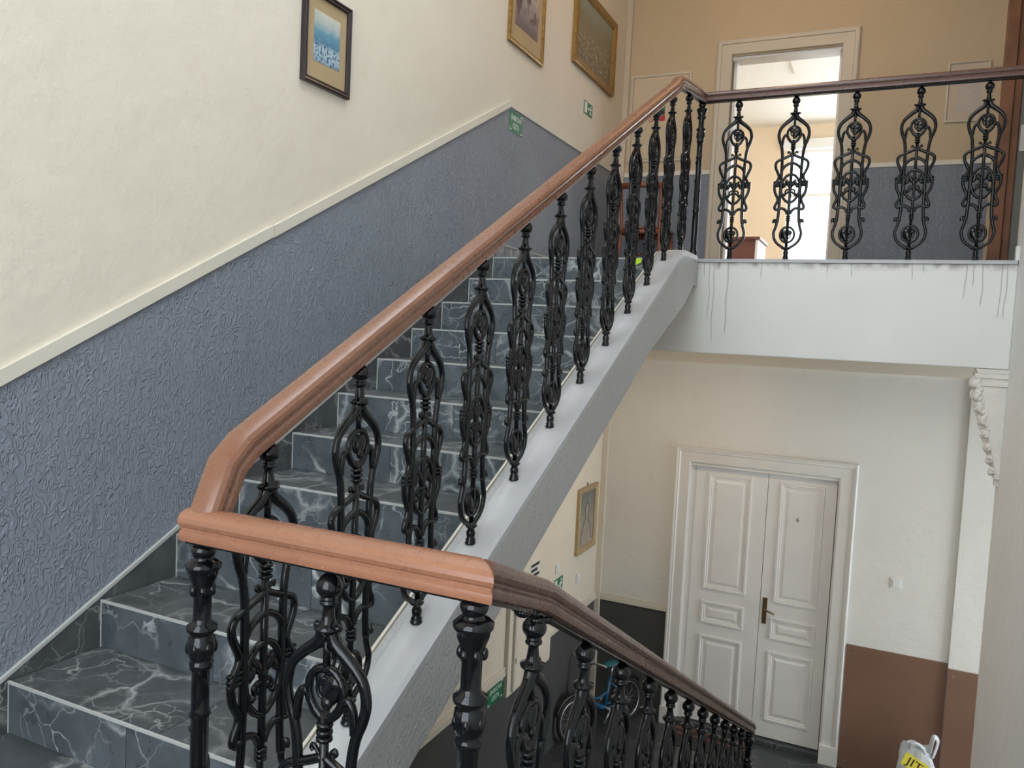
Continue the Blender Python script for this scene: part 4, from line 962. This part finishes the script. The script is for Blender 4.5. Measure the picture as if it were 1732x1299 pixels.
class Tilt(Wall):
    def __init__(s, o, a, b, n): s.o = Vector(o); s.a = Vector(a).normalized(); s.b = Vector(b).normalized(); s.n = Vector(n).normalized()
LBW = Tilt((2.68, 2.142, ZF + 0.30), (1, -0.05, -0.45), (0.45, 0.28, 1), (0, -1, 0.28))
mb = MB(); LBW.rect(mb, -0.085, 0.085, -0.05, 0.05, -0.006, 0.0); mb.obj('bag_label', YELLOW, bgt)
LBW.text('lettering', 'JIT', 0.085, 0.0, 0.0, 0.001, BLACKP, bgt, 1.2)

# ================================================================== CHAIRS ON THE LANDING
def chair(label, x, y, rz):
    t = thing('wooden_chair', (x, y, 0.02), label, 'chair')
    c, s_ = math.cos(rz), math.sin(rz)
    def Q(a, b, z): return Vector((x + a * c - b * s_, y + a * s_ + b * c, 0.02 + z))
    hw = 0.165
    for sg in (-1, 1):
        mb = MB(); mb.tube(smooth_path([Q(sg * (hw + 0.03), -0.245, 0.0), Q(sg * (hw + 0.005), -0.205, 0.20), Q(sg * hw, -0.19, 0.42), Q(sg * hw, -0.205, 0.60), Q(sg * (hw + 0.005), -0.235, 0.78)], 4), 0.016, 8); mb.obj('back_leg', WOOD, t, True)
        mb = MB(); mb.tube([Q(sg * (hw + 0.02), 0.20, 0.0), Q(sg * hw, 0.17, 0.42)], 0.016, 8); mb.obj('front_leg', WOOD, t, True)
    mb = MB(); mb.tube([Q(-hw - 0.03, -0.232, 0.765), Q(0, -0.245, 0.775), Q(hw + 0.03, -0.232, 0.765)], 0.024, 8, ref=(0, 0, 1), flat=1.1); mb.obj('top_rail', WOOD, t, True)
    mb = MB(); mb.tube([Q(-hw, -0.19, 0.40), Q(hw, -0.19, 0.40)], 0.022, 8); mb.tube([Q(-hw, 0.17, 0.40), Q(hw, 0.17, 0.40)], 0.02, 8); mb.tube([Q(-hw, -0.19, 0.40), Q(-hw, 0.17, 0.40)], 0.02, 8); mb.tube([Q(hw, -0.19, 0.40), Q(hw, 0.17, 0.40)], 0.02, 8); mb.obj('seat_frame', WOOD, t, True)
    mb = MB(); mb.add([Q(-hw - .02, -.2, .42), Q(hw + .02, -.2, .42), Q(hw + .03, .2, .42), Q(-hw - .03, .2, .42), Q(-hw - .02, -.2, .445), Q(hw + .02, -.2, .445), Q(hw + .03, .2, .445), Q(-hw - .03, .2, .445)], [(0, 3, 2, 1), (4, 5, 6, 7), (0, 1, 5, 4), (1, 2, 6, 5), (2, 3, 7, 6), (3, 0, 4, 7)]); bevel(mb.obj('seat', WOOD, t), 0.01)
    mb = MB(); mb.tube(smooth_path([Q(-hw, -0.20, 0.08), Q(-0.05, -0.05, 0.22), Q(0.05, 0.05, 0.24), Q(hw, 0.17, 0.1)], 4), 0.009, 6); mb.obj('stretcher', WOOD, t, True)
    return t
chair('red-brown wooden chair with its back towards the stairs on the landing', 0.355, 2.17, 0.0)

# ================================================================== ADDED FILL LAMPS (unseen, above the view and behind the beam)
def emissive(name, c, k):
    m = bpy.data.materials.new(name); m.use_nodes = True; b = m.node_tree.nodes['Principled BSDF']
    b.inputs['Emission Color'].default_value = (c[0], c[1], c[2], 1); b.inputs['Emission Strength'].default_value = k
    b.inputs['Base Color'].default_value = (0.8, 0.78, 0.72, 1); return m
def ceiling_fill_lamp(label, x, y, z, r, k):
    t = thing('ceiling_fill_lamp', (x, y, z - r), label, 'lamp')
    MB().lathe([(0.05, 0.0), (0.06, 0.03), (0.05, 0.05)], (x, y, z - 0.05), 16).obj('fill_lamp_base', STEEL, t, True)
    prof = [(r * math.sin(math.pi * (1 - i / 12)), r * 0.55 * math.cos(math.pi * (1 - i / 12))) for i in range(13)]
    prof[0] = (0.002, prof[0][1]); prof[-1] = (0.002, prof[-1][1])
    MB().lathe(prof, (x, y, z - 0.05 - r * 0.5), 20).obj('fill_lamp_shade', emissive('fill_lamp_glow', LAMPC, k), t, True)
LAMPC = (1.0, 0.62, 0.34); LAMPC2 = (1.0, 0.80, 0.58)
ceiling_fill_lamp('unseen round fill lamp added above the upper landing', 1.45, 0.85, ZC, 0.17, 3.6)
t = thing('hall_fill_lamp', (0.95, 1.0, -0.53), 'unseen flat fill lamp added under the landing, behind the beam', 'lamp')
MB().lathe([(0.17, 0.0), (0.18, 0.012), (0.18, 0.02)], (0.95, 1.0, -0.47), 24).obj('fill_lamp_base', STEEL, t, True)
MB().lathe([(0.002, 0.0), (0.10, 0.008), (0.15, 0.025), (0.165, 0.05)], (0.95, 1.0, -0.522), 24).obj('fill_lamp_shade', emissive('hall_fill_glow', LAMPC2, 7.0), t, True)
